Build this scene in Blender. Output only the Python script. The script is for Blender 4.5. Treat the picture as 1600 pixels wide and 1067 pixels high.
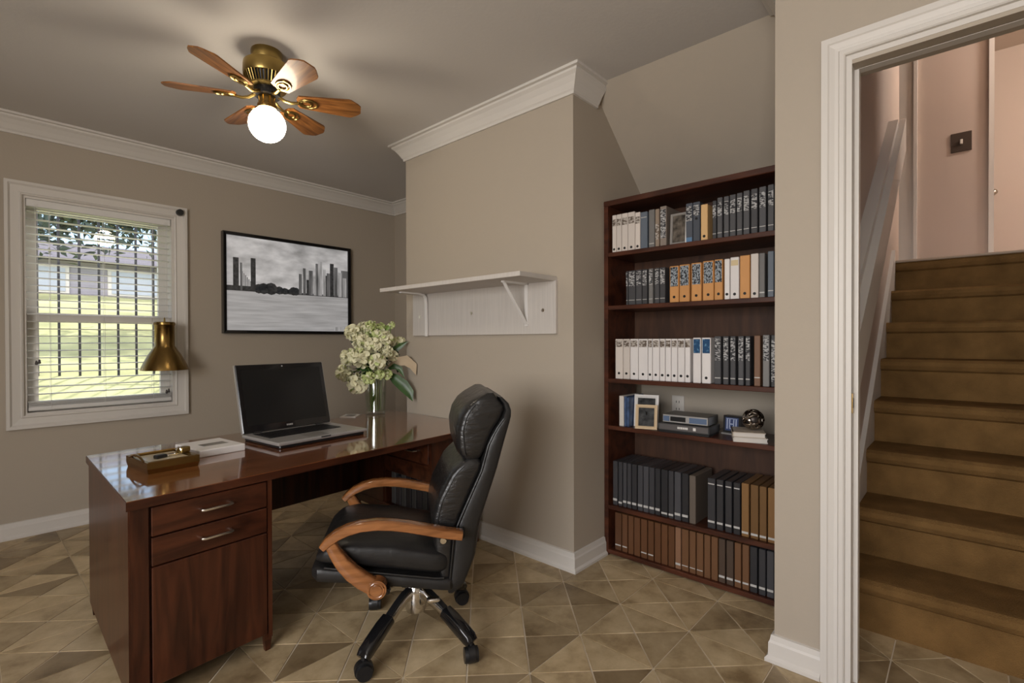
import bpy, bmesh, math, random
from mathutils import Vector, Matrix
random.seed(7)
SC = bpy.context.scene
for o_ in list(bpy.data.objects): bpy.data.objects.remove(o_)
COL = SC.collection
PI = math.pi

# ---------------------------------------------------------------- camera
CF, CYAW, CPIT, CROL, CCY, CH = 784.48, 0.7347, -0.008, -0.0029, 538.87, 1.1336
def _cam_axes():
    c, s = math.cos(CYAW), math.sin(CYAW)
    F = Vector((c, s, 0)); R = Vector((s, -c, 0)); U = Vector((0, 0, 1))
    cp, sp = math.cos(CPIT), math.sin(CPIT)
    F2 = F*cp+U*sp; U2 = U*cp-F*sp
    cr, sr = math.cos(CROL), math.sin(CROL)
    return R*cr+U2*sr, U2*cr-R*sr, F2
_R, _U, _F = _cam_axes()
cam = bpy.data.objects.new('camera', bpy.data.cameras.new('camera'))
COL.objects.link(cam)
cam.data.sensor_width = 36; cam.data.lens = CF/1600*36
cam.data.shift_y = (CCY-533.5)/1600
cam.data.clip_start = .02
cam.matrix_world = Matrix(((_R.x, _U.x, -_F.x, 0), (_R.y, _U.y, -_F.y, 0), (_R.z, _U.z, -_F.z, CH), (0, 0, 0, 1)))
SC.camera = cam
def ray(u, v): return _F+_R*((u-800)/CF)+_U*((CCY-v)/CF)
def on(u, v, ax, val):          # a pixel's direction met with the plane a thing touches
    d = ray(u, v); o = Vector((0, 0, CH)); i = 'xyz'.index(ax)
    return o+d*((val-o[i])/d[i])
def proj(p):
    q = Vector(p)-Vector((0, 0, CH)); f = q.dot(_F)
    return 800+CF*q.dot(_R)/f, CCY-CF*q.dot(_U)/f, f

# ---------------------------------------------------------------- world, sun, exposure
w = bpy.data.worlds.new('world'); SC.world = w; w.use_nodes = True
nt = w.node_tree; nt.nodes.clear()
sky = nt.nodes.new('ShaderNodeTexSky'); sky.sky_type = 'NISHITA'; sky.sun_disc = False
sky.sun_elevation = math.radians(48); sky.sun_rotation = math.radians(200); sky.air_density = 1.0; sky.dust_density = 2.5
bg = nt.nodes.new('ShaderNodeBackground'); bg.inputs[1].default_value = .42
out = nt.nodes.new('ShaderNodeOutputWorld')
nt.links.new(sky.outputs[0], bg.inputs[0]); nt.links.new(bg.outputs[0], out.inputs[0])
sun = bpy.data.objects.new('sun_offscreen', bpy.data.lights.new('sun_offscreen', 'SUN')); COL.objects.link(sun)
sun.data.energy = 6.5; sun.data.angle = math.radians(1.5); sun.data.color = (1, .95, .86)
sun.rotation_euler = (math.radians(38), 0, math.radians(150))
def area(name, loc, rot, sx, sy, power, col):
    l = bpy.data.objects.new(name, bpy.data.lights.new(name, 'AREA')); COL.objects.link(l)
    l.data.shape = 'RECTANGLE'; l.data.size = sx; l.data.size_y = sy; l.data.energy = power; l.data.color = col
    l.location = loc; l.rotation_euler = rot; return l
# added fill light in an invented side opening; the bright wall faces look towards it
area('side_fill_offscreen', (-2.06, .0, 1.45), (0, math.radians(-90), 0), 1.3, 2.0, 112, (1, .96, .93))
# the lamp of the upper hall, to the right of the picture: it lights the treads and the end wall and leaves the risers dark
l = bpy.data.objects.new('upper_hall_lamp_offscreen', bpy.data.lights.new('upper_hall_lamp_offscreen', 'POINT')); COL.objects.link(l)
l.location = (4.95, -1.25, 3.65); l.data.energy = 105; l.data.color = (1, .87, .76); l.data.shadow_soft_size = .12
SC.view_settings.view_transform = 'Standard'; SC.view_settings.look = 'None'
SC.view_settings.gamma = 1; SC.view_settings.use_curve_mapping = False
SC.view_settings.exposure = -0.12

# ---------------------------------------------------------------- materials
def mat(name, col=(.5, .5, .5), rough=.5, metal=0, spec=.5, coat=0, trans=0, bump=0, bscale=60, var=0, vscale=3, emit=None, estr=0, sheen=0, ior=1.45, stretch=(1, 1, 1), rnd=0):
    m = bpy.data.materials.new(name); m.use_nodes = True; t = m.node_tree; N = t.nodes; L = t.links
    b = N['Principled BSDF']
    b.inputs['Base Color'].default_value = (*col, 1); b.inputs['Roughness'].default_value = rough
    b.inputs['Metallic'].default_value = metal; b.inputs['Specular IOR Level'].default_value = spec
    b.inputs['Coat Weight'].default_value = coat; b.inputs['Coat Roughness'].default_value = .06
    b.inputs['Transmission Weight'].default_value = trans; b.inputs['IOR'].default_value = ior
    b.inputs['Sheen Weight'].default_value = sheen
    if emit: b.inputs['Emission Color'].default_value = (*emit, 1); b.inputs['Emission Strength'].default_value = estr
    tc = N.new('ShaderNodeTexCoord'); mp = N.new('ShaderNodeMapping'); mp.inputs['Scale'].default_value = stretch
    L.new(tc.outputs['Object'], mp.inputs[0])
    if var or rnd:
        n = N.new('ShaderNodeTexNoise'); n.inputs['Scale'].default_value = vscale; n.inputs['Detail'].default_value = 5
        L.new(mp.outputs[0], n.inputs[0])
        mr = N.new('ShaderNodeMapRange'); mr.inputs[1].default_value = .3; mr.inputs[2].default_value = .7
        mr.inputs[3].default_value = 1-var; mr.inputs[4].default_value = 1+var; L.new(n.outputs[0], mr.inputs[0])
        val = mr.outputs[0]
        if rnd:
            oi = N.new('ShaderNodeObjectInfo'); m2 = N.new('ShaderNodeMapRange'); m2.inputs[3].default_value = 1-rnd; m2.inputs[4].default_value = 1+rnd
            L.new(oi.outputs['Random'], m2.inputs[0])
            mu = N.new('ShaderNodeMath'); mu.operation = 'MULTIPLY'; L.new(val, mu.inputs[0]); L.new(m2.outputs[0], mu.inputs[1]); val = mu.outputs[0]
        mx = N.new('ShaderNodeVectorMath'); mx.operation = 'SCALE'; mx.inputs[0].default_value = col
        L.new(val, mx.inputs['Scale']); L.new(mx.outputs[0], b.inputs['Base Color'])
    if bump:
        n2 = N.new('ShaderNodeTexNoise'); n2.inputs['Scale'].default_value = bscale; n2.inputs['Detail'].default_value = 4
        L.new(mp.outputs[0], n2.inputs[0])
        bp = N.new('ShaderNodeBump'); bp.inputs['Strength'].default_value = bump; bp.inputs['Distance'].default_value = .01
        L.new(n2.outputs[0], bp.inputs['Height']); L.new(bp.outputs[0], b.inputs['Normal'])
    return m
def wood(name, dark, light, rough=.3, coat=.4, scale=(2, 14, 14), rnd=0, mid=.5):
    m = bpy.data.materials.new(name); m.use_nodes = True; t = m.node_tree; N = t.nodes; L = t.links; b = N['Principled BSDF']
    tc = N.new('ShaderNodeTexCoord'); mp = N.new('ShaderNodeMapping'); mp.inputs['Scale'].default_value = scale
    L.new(tc.outputs['Object'], mp.inputs[0])
    n = N.new('ShaderNodeTexNoise'); n.inputs['Scale'].default_value = 1.6; n.inputs['Detail'].default_value = 7; n.inputs['Distortion'].default_value = .9
    L.new(mp.outputs[0], n.inputs[0])
    cr = N.new('ShaderNodeValToRGB'); e = cr.color_ramp.elements
    e[0].position = mid-.2; e[0].color = (*dark, 1); e[1].position = mid+.2; e[1].color = (*light, 1)
    L.new(n.outputs[0], cr.inputs[0]); colr = cr.outputs[0]
    if rnd:
        oi = N.new('ShaderNodeObjectInfo'); m2 = N.new('ShaderNodeMapRange'); m2.inputs[3].default_value = 1-rnd; m2.inputs[4].default_value = 1+rnd
        L.new(oi.outputs['Random'], m2.inputs[0]); mx = N.new('ShaderNodeVectorMath'); mx.operation = 'SCALE'
        L.new(colr, mx.inputs[0]); L.new(m2.outputs[0], mx.inputs['Scale']); colr = mx.outputs[0]
    L.new(colr, b.inputs['Base Color'])
    b.inputs['Roughness'].default_value = rough; b.inputs['Specular IOR Level'].default_value = .35; b.inputs['Coat Weight'].default_value = coat; b.inputs['Coat Roughness'].default_value = .05; b.inputs['Coat IOR'].default_value = 1.72 if coat == 1.0 else 1.5
    return m
def scribble(name, base, ink, sx=60, sy=260, thr=.52, rough=.45):     # illegible print on a spine
    m = bpy.data.materials.new(name); m.use_nodes = True; t = m.node_tree; N = t.nodes; L = t.links; b = N['Principled BSDF']
    tc = N.new('ShaderNodeTexCoord'); mp = N.new('ShaderNodeMapping'); mp.inputs['Scale'].default_value = (1, sx, sy)
    L.new(tc.outputs['Object'], mp.inputs[0]); n = N.new('ShaderNodeTexNoise'); n.inputs['Scale'].default_value = 1; n.inputs['Detail'].default_value = 2
    L.new(mp.outputs[0], n.inputs[0]); cr = N.new('ShaderNodeValToRGB'); cr.color_ramp.interpolation = 'LINEAR'
    e = cr.color_ramp.elements; e[0].position = thr-.03; e[0].color = (*base, 1); e[1].position = thr+.05; e[1].color = (*ink, 1)
    L.new(n.outputs[0], cr.inputs[0]); L.new(cr.outputs[0], b.inputs['Base Color']); b.inputs['Roughness'].default_value = rough; b.inputs['Specular IOR Level'].default_value = .3
    return m
def thin_glass(name, refl=.08, tint=(1, 1, 1)):
    m = bpy.data.materials.new(name); m.use_nodes = True; t = m.node_tree; t.nodes.clear(); N = t.nodes; L = t.links
    o = N.new('ShaderNodeOutputMaterial'); mx = N.new('ShaderNodeMixShader'); tr = N.new('ShaderNodeBsdfTransparent'); g = N.new('ShaderNodeBsdfGlossy')
    tr.inputs[0].default_value = (*tint, 1); g.inputs['Roughness'].default_value = .02; mx.inputs[0].default_value = refl
    L.new(tr.outputs[0], mx.inputs[1]); L.new(g.outputs[0], mx.inputs[2]); L.new(mx.outputs[0], o.inputs[0]); return m
def tile_mat():
    m = bpy.data.materials.new('stone_tile'); m.use_nodes = True; t = m.node_tree; N = t.nodes; L = t.links; b = N['Principled BSDF']
    g = N.new('ShaderNodeNewGeometry'); oi = N.new('ShaderNodeObjectInfo')
    ad = N.new('ShaderNodeMath'); ad.operation = 'ADD'; L.new(oi.outputs['Random'], ad.inputs[0]); L.new(g.outputs['Random Per Island'], ad.inputs[1])
    fr = N.new('ShaderNodeMath'); fr.operation = 'FRACT'; L.new(ad.outputs[0], fr.inputs[0])
    off = N.new('ShaderNodeVectorMath'); off.operation = 'SCALE'; off.inputs[0].default_value = (9, 17, 5); L.new(fr.outputs[0], off.inputs['Scale'])
    pa = N.new('ShaderNodeVectorMath'); pa.operation = 'ADD'; L.new(g.outputs['Position'], pa.inputs[0]); L.new(off.outputs[0], pa.inputs[1])
    n = N.new('ShaderNodeTexNoise'); n.inputs['Scale'].default_value = 5; n.inputs['Detail'].default_value = 8; n.inputs['Roughness'].default_value = .65; L.new(pa.outputs[0], n.inputs[0])
    cr = N.new('ShaderNodeValToRGB'); e = cr.color_ramp.elements
    e[0].position = .3; e[0].color = (.22, .15, .075, 1); e[1].position = .68; e[1].color = (.62, .49, .305, 1)
    e2 = cr.color_ramp.elements.new(.48); e2.color = (.45, .34, .195, 1)
    L.new(n.outputs[0], cr.inputs[0])
    c2 = N.new('ShaderNodeValToRGB'); f = c2.color_ramp.elements
    f[0].position = 0; f[0].color = (.50, .47, .44, 1); f[1].position = 1; f[1].color = (1.1, 1.1, 1.1, 1)
    f3 = c2.color_ramp.elements.new(.4); f3.color = (.9, .9, .9, 1)
    L.new(fr.outputs[0], c2.inputs[0])
    mu = N.new('ShaderNodeVectorMath'); mu.operation = 'MULTIPLY'; L.new(cr.outputs[0], mu.inputs[0]); L.new(c2.outputs[0], mu.inputs[1])
    L.new(mu.outputs[0], b.inputs['Base Color']); b.inputs['Roughness'].default_value = .42
    bp = N.new('ShaderNodeBump'); bp.inputs['Strength'].default_value = .12; bp.inputs['Distance'].default_value = .01
    L.new(n.outputs[0], bp.inputs['Height']); L.new(bp.outputs[0], b.inputs['Normal'])
    return m
M = {}
M['wall'] = mat('greige_paint', (.41, .355, .288), .75, bump=.05, bscale=90)
M['ceil'] = mat('ceiling_paint', (.60, .575, .55), .8, bump=.05, bscale=70)
M['trim'] = mat('white_trim_paint', (.63, .60, .56), .4)
M['wintrim'] = M['trim']
M['hall'] = mat('hall_paint', (.50, .415, .36), .75)
M['strip'] = mat('landing_wood_strip', (.40, .31, .23), .5)
M['tile'] = tile_mat()
M['grout'] = mat('grout', (.66, .57, .44), .9)
M['carpet'] = mat('brown_carpet', (.20, .113, .042), 1, bump=.7, bscale=260, var=.22, vscale=9, spec=.05)
M['maho'] = wood('mahogany', (.022, .006, .003), (.085, .025, .0105), .33, .1)
M['mahov'] = wood('mahogany_vertical', (.022, .006, .003), (.085, .025, .0105), .33, .1, scale=(14, 14, 1.6))
M['dtop'] = wood('desk_top_veneer', (.125, .037, .011), (.25, .085, .027), .13, 1.0, scale=(1.5, 11, 11))
M['case'] = wood('bookcase_wood', (.030, .0095, .0055), (.092, .028, .013), .38, .05, scale=(12, 2, 12))
M['caseb'] = wood('bookcase_back', (.040, .018, .010), (.080, .035, .018), .6, 0, scale=(12, 12, 2))
M['arm'] = wood('chair_arm_wood', (.17, .062, .018), (.33, .132, .045), .22, .8, scale=(4, 30, 30))
M['oak'] = wood('fan_blade_oak', (.10, .034, .008), (.33, .135, .036), .4, .15, scale=(3, 34, 10))
M['brass'] = mat('antique_brass', (.32, .225, .075), .3, 1)
M['brassd'] = mat('dark_brass', (.26, .165, .055), .27, 1)
M['black'] = mat('black_plastic', (.012, .012, .013), .35)
M['blackg'] = mat('black_gloss', (.008, .008, .009), .12, coat=.3)
M['leather'] = mat('black_leather', (.012, .0115, .0115), .30, spec=.65, bump=.5, bscale=16, stretch=(1.2, 1, 3.0))
M['leatherd'] = mat('black_leather_seat', (.012, .0115, .0115), .38, spec=.5, bump=.22, bscale=26)
M['chrome'] = mat('chrome', (.72, .71, .69), .14, 1)
M['nickel'] = mat('brushed_nickel', (.62, .58, .52), .3, 1)
M['white'] = mat('white_paint', (.72, .70, .68), .5)
M['shelfw'] = mat('whitewashed_board', (.55, .515, .48), .55, var=.06, vscale=4, stretch=(1, 30, 1))
M['blind'] = mat('blind_slat', (.70, .69, .67), .45)
M['paper'] = mat('paper', (.62, .58, .53), .8)
M['silver'] = mat('silver_plastic', (.50, .49, .48), .32, .55)
M['dgrey'] = mat('dark_grey_plastic', (.04, .04, .042), .4)
M['screen'] = mat('dark_screen', (.012, .012, .012), .18, spec=.35)
M['glass'] = thin_glass('window_glass', .05)
M['vglass'] = thin_glass('vase_glass', .16, (.93, .95, .93))
M['petal'] = mat('cream_petal', (.78, .76, .53), .65, var=.1, vscale=40, sheen=.2)
M['petalg'] = mat('green_white_petal', (.56, .64, .28), .65, var=.15, vscale=40)
M['leaf'] = mat('dark_leaf', (.035, .085, .02), .35, var=.3, vscale=20)
M['leafl'] = mat('light_leaf', (.17, .27, .05), .45, var=.3, vscale=20)
M['leafd'] = mat('dried_leaf', (.48, .38, .26), .7)
M['globe'] = mat('lit_globe_glass', (1, 1, 1), .3, emit=(1, .87, .68), estr=30)
M['grass'] = mat('lawn_grass', (.44, .45, .21), 1, var=.25, vscale=1.5, bump=.4, bscale=40)
M['iron'] = mat('black_iron', (.02, .022, .03), .5)

# ---------------------------------------------------------------- mesh helpers
def box(bm, x0, x1, y0, y1, z0, z1, bev=0, mi=0, M4=None, seg=1):
    r = bmesh.ops.create_cube(bm, size=1)
    vs = r['verts']
    bmesh.ops.scale(bm, vec=(abs(x1-x0), abs(y1-y0), abs(z1-z0)), verts=vs)
    bmesh.ops.translate(bm, vec=((x0+x1)/2, (y0+y1)/2, (z0+z1)/2), verts=vs)
    fs = list({f for v in vs for f in v.link_faces})
    for f in fs: f.material_index = mi
    if bev:
        es = list({e for v in vs for e in v.link_edges})
        rb = bmesh.ops.bevel(bm, geom=es, offset=bev, segments=seg, profile=.5, affect='EDGES')
        vs = list({v for f in rb['faces'] for v in f.verts} | {v for v in vs if v.is_valid})
        for f in rb['faces']: f.material_index = mi
    if M4 is not None: bmesh.ops.transform(bm, matrix=M4, verts=[v for v in vs if v.is_valid])
    return vs
def cyl(bm, p0, p1, r0, r1=None, n=16, mi=0, cap=True):
    p0, p1 = Vector(p0), Vector(p1); r1 = r0 if r1 is None else r1
    d = (p1-p0); q = d.to_track_quat('Z', 'Y').to_matrix().to_4x4()
    r = bmesh.ops.create_cone(bm, cap_ends=cap, segments=n, radius1=r0, radius2=r1, depth=d.length)
    bmesh.ops.transform(bm, matrix=Matrix.Translation((p0+p1)/2) @ q, verts=r['verts'])
    for f in {f for v in r['verts'] for f in v.link_faces}: f.material_index = mi
    return r['verts']
def sph(bm, c, r, sc=(1, 1, 1), n=16, mi=0):
    a = bmesh.ops.create_uvsphere(bm, u_segments=n, v_segments=max(6, n//2), radius=r)
    bmesh.ops.scale(bm, vec=sc, verts=a['verts']); bmesh.ops.translate(bm, vec=c, verts=a['verts'])
    for f in {f for v in a['verts'] for f in v.link_faces}: f.material_index = mi
    return a['verts']
def lathe(bm, prof, c=(0, 0, 0), n=32, mi=0, flute=0):
    rings = []
    for r, z in prof:
        rings.append([bm.verts.new((c[0]+r*math.cos(2*PI*i/n), c[1]+r*math.sin(2*PI*i/n), c[2]+z)) for i in range(n)])
    for a, b in zip(rings, rings[1:]):
        for i in range(n):
            f = bm.faces.new((a[i], a[(i+1) % n], b[(i+1) % n], b[i])); f.material_index = mi
    for ring, rz in ((rings[0], prof[0]), (rings[-1], prof[-1])):
        if rz[0] > 1e-4:
            try: bm.faces.new(ring).material_index = mi
            except ValueError: pass
    return rings
def prism(bm, pts, axis, a, b, mi=0):            # polygon pts in the two other axes, extruded along axis from a to b
    def P(p, t): return {'x': (t, p[0], p[1]), 'y': (p[0], t, p[1]), 'z': (p[0], p[1], t)}[axis]
    A = [bm.verts.new(P(p, a)) for p in pts]; B = [bm.verts.new(P(p, b)) for p in pts]
    n = len(pts)
    fs = [bm.faces.new(A), bm.faces.new(B[::-1])]
    for i in range(n): fs.append(bm.faces.new((A[i], B[i], B[(i+1) % n], A[(i+1) % n])))
    for f in fs: f.material_index = mi
    return A+B
def sweep(bm, path, prof, fn, closed=False, mi=0):   # profile (offset to the left of the path, height) with mitred corners; fn maps (p, q, h) to 3-D
    n = len(path); P = [Vector(p) for p in path]; rings = []
    for i in range(n):
        d1 = (P[i]-P[i-1]).normalized() if (i > 0 or closed) else None
        d2 = (P[(i+1) % n]-P[i]).normalized() if (i < n-1 or closed) else None
        if d1 is None: d1 = d2
        if d2 is None: d2 = d1
        n1 = Vector((-d1.y, d1.x)); n2 = Vector((-d2.y, d2.x)); m = (n1+n2)/(1+n1.dot(n2))
        rings.append([bm.verts.new(fn(P[i].x+o*m.x, P[i].y+o*m.y, h)) for o, h in prof])
    k = len(prof)
    for i in range(n if closed else n-1):
        a, b = rings[i], rings[(i+1) % n]
        for j in range(k):
            bm.faces.new((a[j], a[(j+1) % k], b[(j+1) % k], b[j])).material_index = mi
    if not closed: bm.faces.new(rings[0]); bm.faces.new(rings[-1][::-1])
def tube(bm, pts, rad, n=8, mi=0, flat=None):       # round (or flat: half-width along the given axis) tube along a 3-D line
    P = [Vector(p) for p in pts]; rings = []
    for i, p in enumerate(P):
        t = (P[min(i+1, len(P)-1)]-P[max(i-1, 0)]).normalized()
        up = Vector((0, 0, 1)) if abs(t.z) < .95 else Vector((1, 0, 0))
        if flat: s = Vector(flat[0])
        else: s = t.cross(up).normalized()
        u = s.cross(t).normalized()
        r = rad[i] if isinstance(rad, (list, tuple)) else rad
        ring = []
        for k in range(n):
            a = 2*PI*k/n
            if flat:
                ca, sa = math.cos(a), math.sin(a); ex = .45
                ring.append(bm.verts.new(p+s*flat[1]*math.copysign(abs(ca)**ex, ca)+u*r*math.copysign(abs(sa)**ex, sa)))
            else: ring.append(bm.verts.new(p+s*r*math.cos(a)+u*r*math.sin(a)))
        rings.append(ring)
    for a, b in zip(rings, rings[1:]):
        for k in range(n): bm.faces.new((a[k], a[(k+1) % n], b[(k+1) % n], b[k])).material_index = mi
    bm.faces.new(rings[0]).material_index = mi; bm.faces.new(rings[-1][::-1]).material_index = mi
def loft(bm, st, n=28, ex=.5, mi=0):               # superellipse sections; st: (centre, axis_a, axis_b) vectors with their half sizes built in
    rings = []
    for c, a, b in st:
        c, a, b = Vector(c), Vector(a), Vector(b)
        ring = []
        for k in range(n):
            t = 2*PI*k/n; ca, sa = math.cos(t), math.sin(t)
            ring.append(bm.verts.new(c+a*math.copysign(abs(ca)**ex, ca)+b*math.copysign(abs(sa)**ex, sa)))
        rings.append(ring)
    for p, q in zip(rings, rings[1:]):
        for k in range(n): bm.faces.new((p[k], p[(k+1) % n], q[(k+1) % n], q[k])).material_index = mi
    bm.faces.new(rings[0]).material_index = mi; bm.faces.new(rings[-1][::-1]).material_index = mi
WM = {}
def obj(name, bm, m, parent=None, smooth=False, local=False):
    bmesh.ops.recalc_face_normals(bm, faces=bm.faces[:])
    if parent is not None and not local and parent in WM: bmesh.ops.transform(bm, matrix=WM[parent].inverted(), verts=bm.verts[:])
    me = bpy.data.meshes.new(name); bm.to_mesh(me); bm.free()
    for q in (m if isinstance(m, (list, tuple)) else [m]): me.materials.append(q)
    if smooth:
        me.polygons.foreach_set('use_smooth', [True]*len(me.polygons))
        try: me.set_sharp_from_angle(angle=math.radians(40))
        except Exception: pass
    o = bpy.data.objects.new(name, me); COL.objects.link(o)
    if parent is not None:
        o.parent = parent
        if parent in WM: WM[o] = WM[parent]
    return o
def B(): return bmesh.new()
def bx(name, m, parent, *a, bev=0, local=False, seg=1):
    b = B(); box(b, *a, bev=bev, seg=seg); return obj(name, b, m, parent, local=local)
def tag(o, label, cat, group=None):
    o['label'] = label; o['category'] = cat
    if group: o['group'] = group
    return o
def struct(o, label=None):
    o['kind'] = 'structure'
    if label: o['label'] = label
    return o
def thing(name, label, cat, loc=(0, 0, 0), rz=0, group=None):
    o = bpy.data.objects.new(name, None); COL.objects.link(o); o.location = loc; o.rotation_euler = (0, 0, rz); o.empty_display_size = .05
    WM[o] = Matrix.Translation(loc) @ Matrix.Rotation(rz, 4, 'Z')
    return tag(o, label, cat, group)
def root(name, kind, label, loc=(0, 0, 0)):
    o = bpy.data.objects.new(name, None); COL.objects.link(o); o.location = loc; WM[o] = Matrix.Translation(loc); o['kind'] = kind; o['label'] = label
    return o

# ---------------------------------------------------------------- the room
XC, YC, YC2, YW, XCOR = 2.027, 1.425, 2.784, 4.08, 2.8365     # column face, its ends, window wall, far corner
XD, YP, YS, ZC = 1.9346, .499, .366, 2.44                      # door wall, pillar edge, stair wall, ceiling
XL, YR = -2.0, -2.2                                            # walls behind the camera
WX0, WX1, WZ0, WZ1 = .262, 1.017, .705, 1.992                  # window opening
def quad_wall(name, m, boxes, label, parent=None):
    b = B()
    for a in boxes: box(b, *a)
    return struct(obj(name, b, m, parent), label)
quad_wall('wall_window', M['wall'], [(XL-.12, WX0, YW, YW+.14, 0, ZC), (WX1, XCOR+.1, YW, YW+.14, 0, ZC), (WX0, WX1, YW, YW+.14, 0, WZ0), (WX0, WX1, YW, YW+.14, WZ1, ZC)], 'greige painted wall with the blinded window')
quad_wall('wall_corner', M['wall'], [(XCOR, XCOR+.1, YC2-.1, YW, 0, ZC)], 'short greige wall in the recess beyond the bulkhead')
quad_wall('wall_column', M['wall'], [(XC, XCOR, YC, YC2, 0, ZC)], 'greige boxed-out wall that carries the bracket shelf')
quad_wall('wall_alcove', M['wall'], [(2.72, 2.80, YP, YC, 0, 2.2)], 'greige back wall of the alcove behind the bookcase')
b = B(); prism(b, [(2.20, ZC), (2.20, ZC+.06), (2.82, ZC+.06), (2.82, 1.905), (2.72, 1.99)], 'y', YP, YC)
struct(obj('ceiling_slope', b, M['wall']), 'sloping underside of a staircase above the bookcase')
DY0, DY1, DZ = -.53, .289, 2.02                                # door opening
quad_wall('wall_door', M['wall'], [(XD, XD+.115, DY1, YP, 0, ZC), (XD, XD+.115, DY0, DY1, DZ, 4.1), (XD, XD+.115, YR, DY0, 0, ZC), (XD, XD+.115, DY1, YP, ZC, 4.1)], 'greige pillar wall around the open doorway')
quad_wall('wall_stair', M['hall'], [(XD+.115, 4.63, YS, YP, 0, 4.1)], 'pale stairwell wall that carries the handrail')
quad_wall('wall_stair_right', M['hall'], [(XD+.115, 4.4, -.72, -.62, 0, 4.1)], 'pale stairwell wall on the far side of the steps')
quad_wall('wall_left', M['wall'], [(XL-.12, XL, YR, -1.0, 0, ZC), (XL-.12, XL, 1.0, YW, 0, ZC), (XL-.12, XL, -1.0, 1.0, 0, .8), (XL-.12, XL, -1.0, 1.0, 2.1, ZC)], 'greige wall with an added opening for the side fill light')  # unseen wall; its opening is invented to hold the fill light
quad_wall('wall_rear', M['wall'], [(XL-.12, XD+.115, YR-.12, YR, 0, ZC)], 'plain greige rear wall')
quad_wall('ceiling', M['ceil'], [(XL-.12, XD+.06, YR-.12, YP, ZC, ZC+.06), (XL-.12, 2.21, YP, YW+.1, ZC, ZC+.06), (2.21, XCOR+.1, YC, YW+.1, ZC, ZC+.06)], 'flat pale ceiling')

# ---- floor with triangular tiles
floor = bx('floor', M['grout'], None, XL-.12, 2.9, YR-.12, YW+.14, -.08, -.0025)
struct(floor, 'beige stone tile floor laid in triangles')
TP = .3025; TX0, TY0 = 1.907, 1.402
g1, g2, tz = .0021, .0040, .006
def tri_mesh(bm, M4):
    h = TP/2
    pts = [(-h+g1*2.4, -h+g1), (h-g1*2.4, -h+g1), (0, -g2*1.2)]
    vs = prism(bm, pts, 'z', -tz, 0); bmesh.ops.transform(bm, matrix=M4, verts=vs)
bmt = B(); tri_mesh(bmt, Matrix.Identity(4))
bmesh.ops.recalc_face_normals(bmt, faces=bmt.faces[:])
tri = bpy.data.meshes.new('tile'); bmt.to_mesh(tri); bmt.free(); tri.materials.append(M['tile'])
cand = []
def on_floor(x, y):
    if x < XL or y < YR or y > YW: return False
    if YC-.05 < y < YC2+.05 and x > XC-.05 and x > XC+.06: return False
    if y > YC2 and x > XCOR: return False
    if YP < y < YC and x > 2.72: return False
    if y < YS and x > 2.40: return False
    if y < -.62 and x > XD: return False
    return not (YS <= y <= YP and x > 2.06)
def hits_box(p, x0, x1, y0, y1, z0, z1):
    o = Vector((0, 0, CH)); d = Vector(p)-o; t0, t1 = 0, .999
    for i, (lo, hi) in enumerate(((x0, x1), (y0, y1), (z0, z1))):
        if abs(d[i]) < 1e-9:
            if not lo <= o[i] <= hi: return False
            continue
        a, c = sorted(((lo-o[i])/d[i], (hi-o[i])/d[i])); t0, t1 = max(t0, a), min(t1, c)
    return t0 < t1
for i in range(-14, 4):
    for j in range(-13, 10):
        cx, cy = TX0+(i+.5)*TP, TY0+(j+.5)*TP
        for k in range(4):
            a = k*PI/2; px, py = cx+.1*math.sin(a), cy-.1*math.cos(a)
            if not on_floor(px, py): continue
            u, v, f = proj((px, py, 0))
            vis = f > .3 and -40 < u < 1640 and v < 1110 and not hits_box((px, py, 0), .36, .76, 1.9, 2.65, .05, .66) and not hits_box((px, py, 0), XC, XCOR, YC, YC2, 0, ZC) \
                and not hits_box((px, py, 0), XD, XD+.11, .3, YP, 0, ZC) and not hits_box((px, py, 0), 2.32, 2.7, .52, YC, .05, 1.8)
            cand.append((f if vis else 99+abs(f), cx, cy, a))
cand.sort(key=lambda c: c[0])
for f, cx, cy, a in cand[:290]:
    o = bpy.data.objects.new('tile', tri); COL.objects.link(o); o.parent = floor; o.location = (cx, cy, 0); o.rotation_euler = (0, 0, a)
bmt = B()
for f, cx, cy, a in cand[290:]: tri_mesh(bmt, Matrix.Translation((cx, cy, 0)) @ Matrix.Rotation(a, 4, 'Z'))
o = obj('tile', bmt, M['tile'], floor); o['kind'] = 'stuff'

# ---- crown moulding and baseboards
CROWN = [(0, -.105), (.012, -.105), (.013, -.092), (.020, -.084), (.034, -.060), (.052, -.036), (.066, -.024), (.068, -.014), (.084, -.012), (.085, 0), (0, 0)]
BASE = [(0, 0), (.026, 0), (.026, .012), (.017, .022), (.016, .066), (.012, .074), (.009, .092), (0, .094)]
def plan(z0): return lambda x, y, h: (x, y, z0+h)
def trim(name, path, prof, z0, label):
    b = B(); sweep(b, path, prof, plan(z0)); return struct(obj(name, b, M['trim']), label)
# paths run so that the room lies to the left of the walking direction
trim('trim_1', [(2.235, YC), (XC, YC), (XC, YC2), (XCOR, YC2)], CROWN, ZC, 'white crown moulding around the boxed-out wall')
trim('trim_2', [(XCOR, YC2+.086), (XCOR, YW), (XL, YW)], CROWN, ZC, 'white crown moulding along the window wall')
trim('trim_3', [(XD, YR), (XD, YP), (2.19, YP)], CROWN, ZC, 'white crown moulding above the doorway')
trim('baseboard_column', [(2.30, YC), (XC, YC), (XC, YC2), (XCOR, YC2), (XCOR, YW), (1.2, YW), (XL, YW)], BASE, 0, 'white baseboard along column and window wall')
trim('baseboard_pillar', [(XD, .356), (XD, YP), (XD+.1, YP)], BASE, 0, 'white baseboard around the pillar foot')

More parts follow.
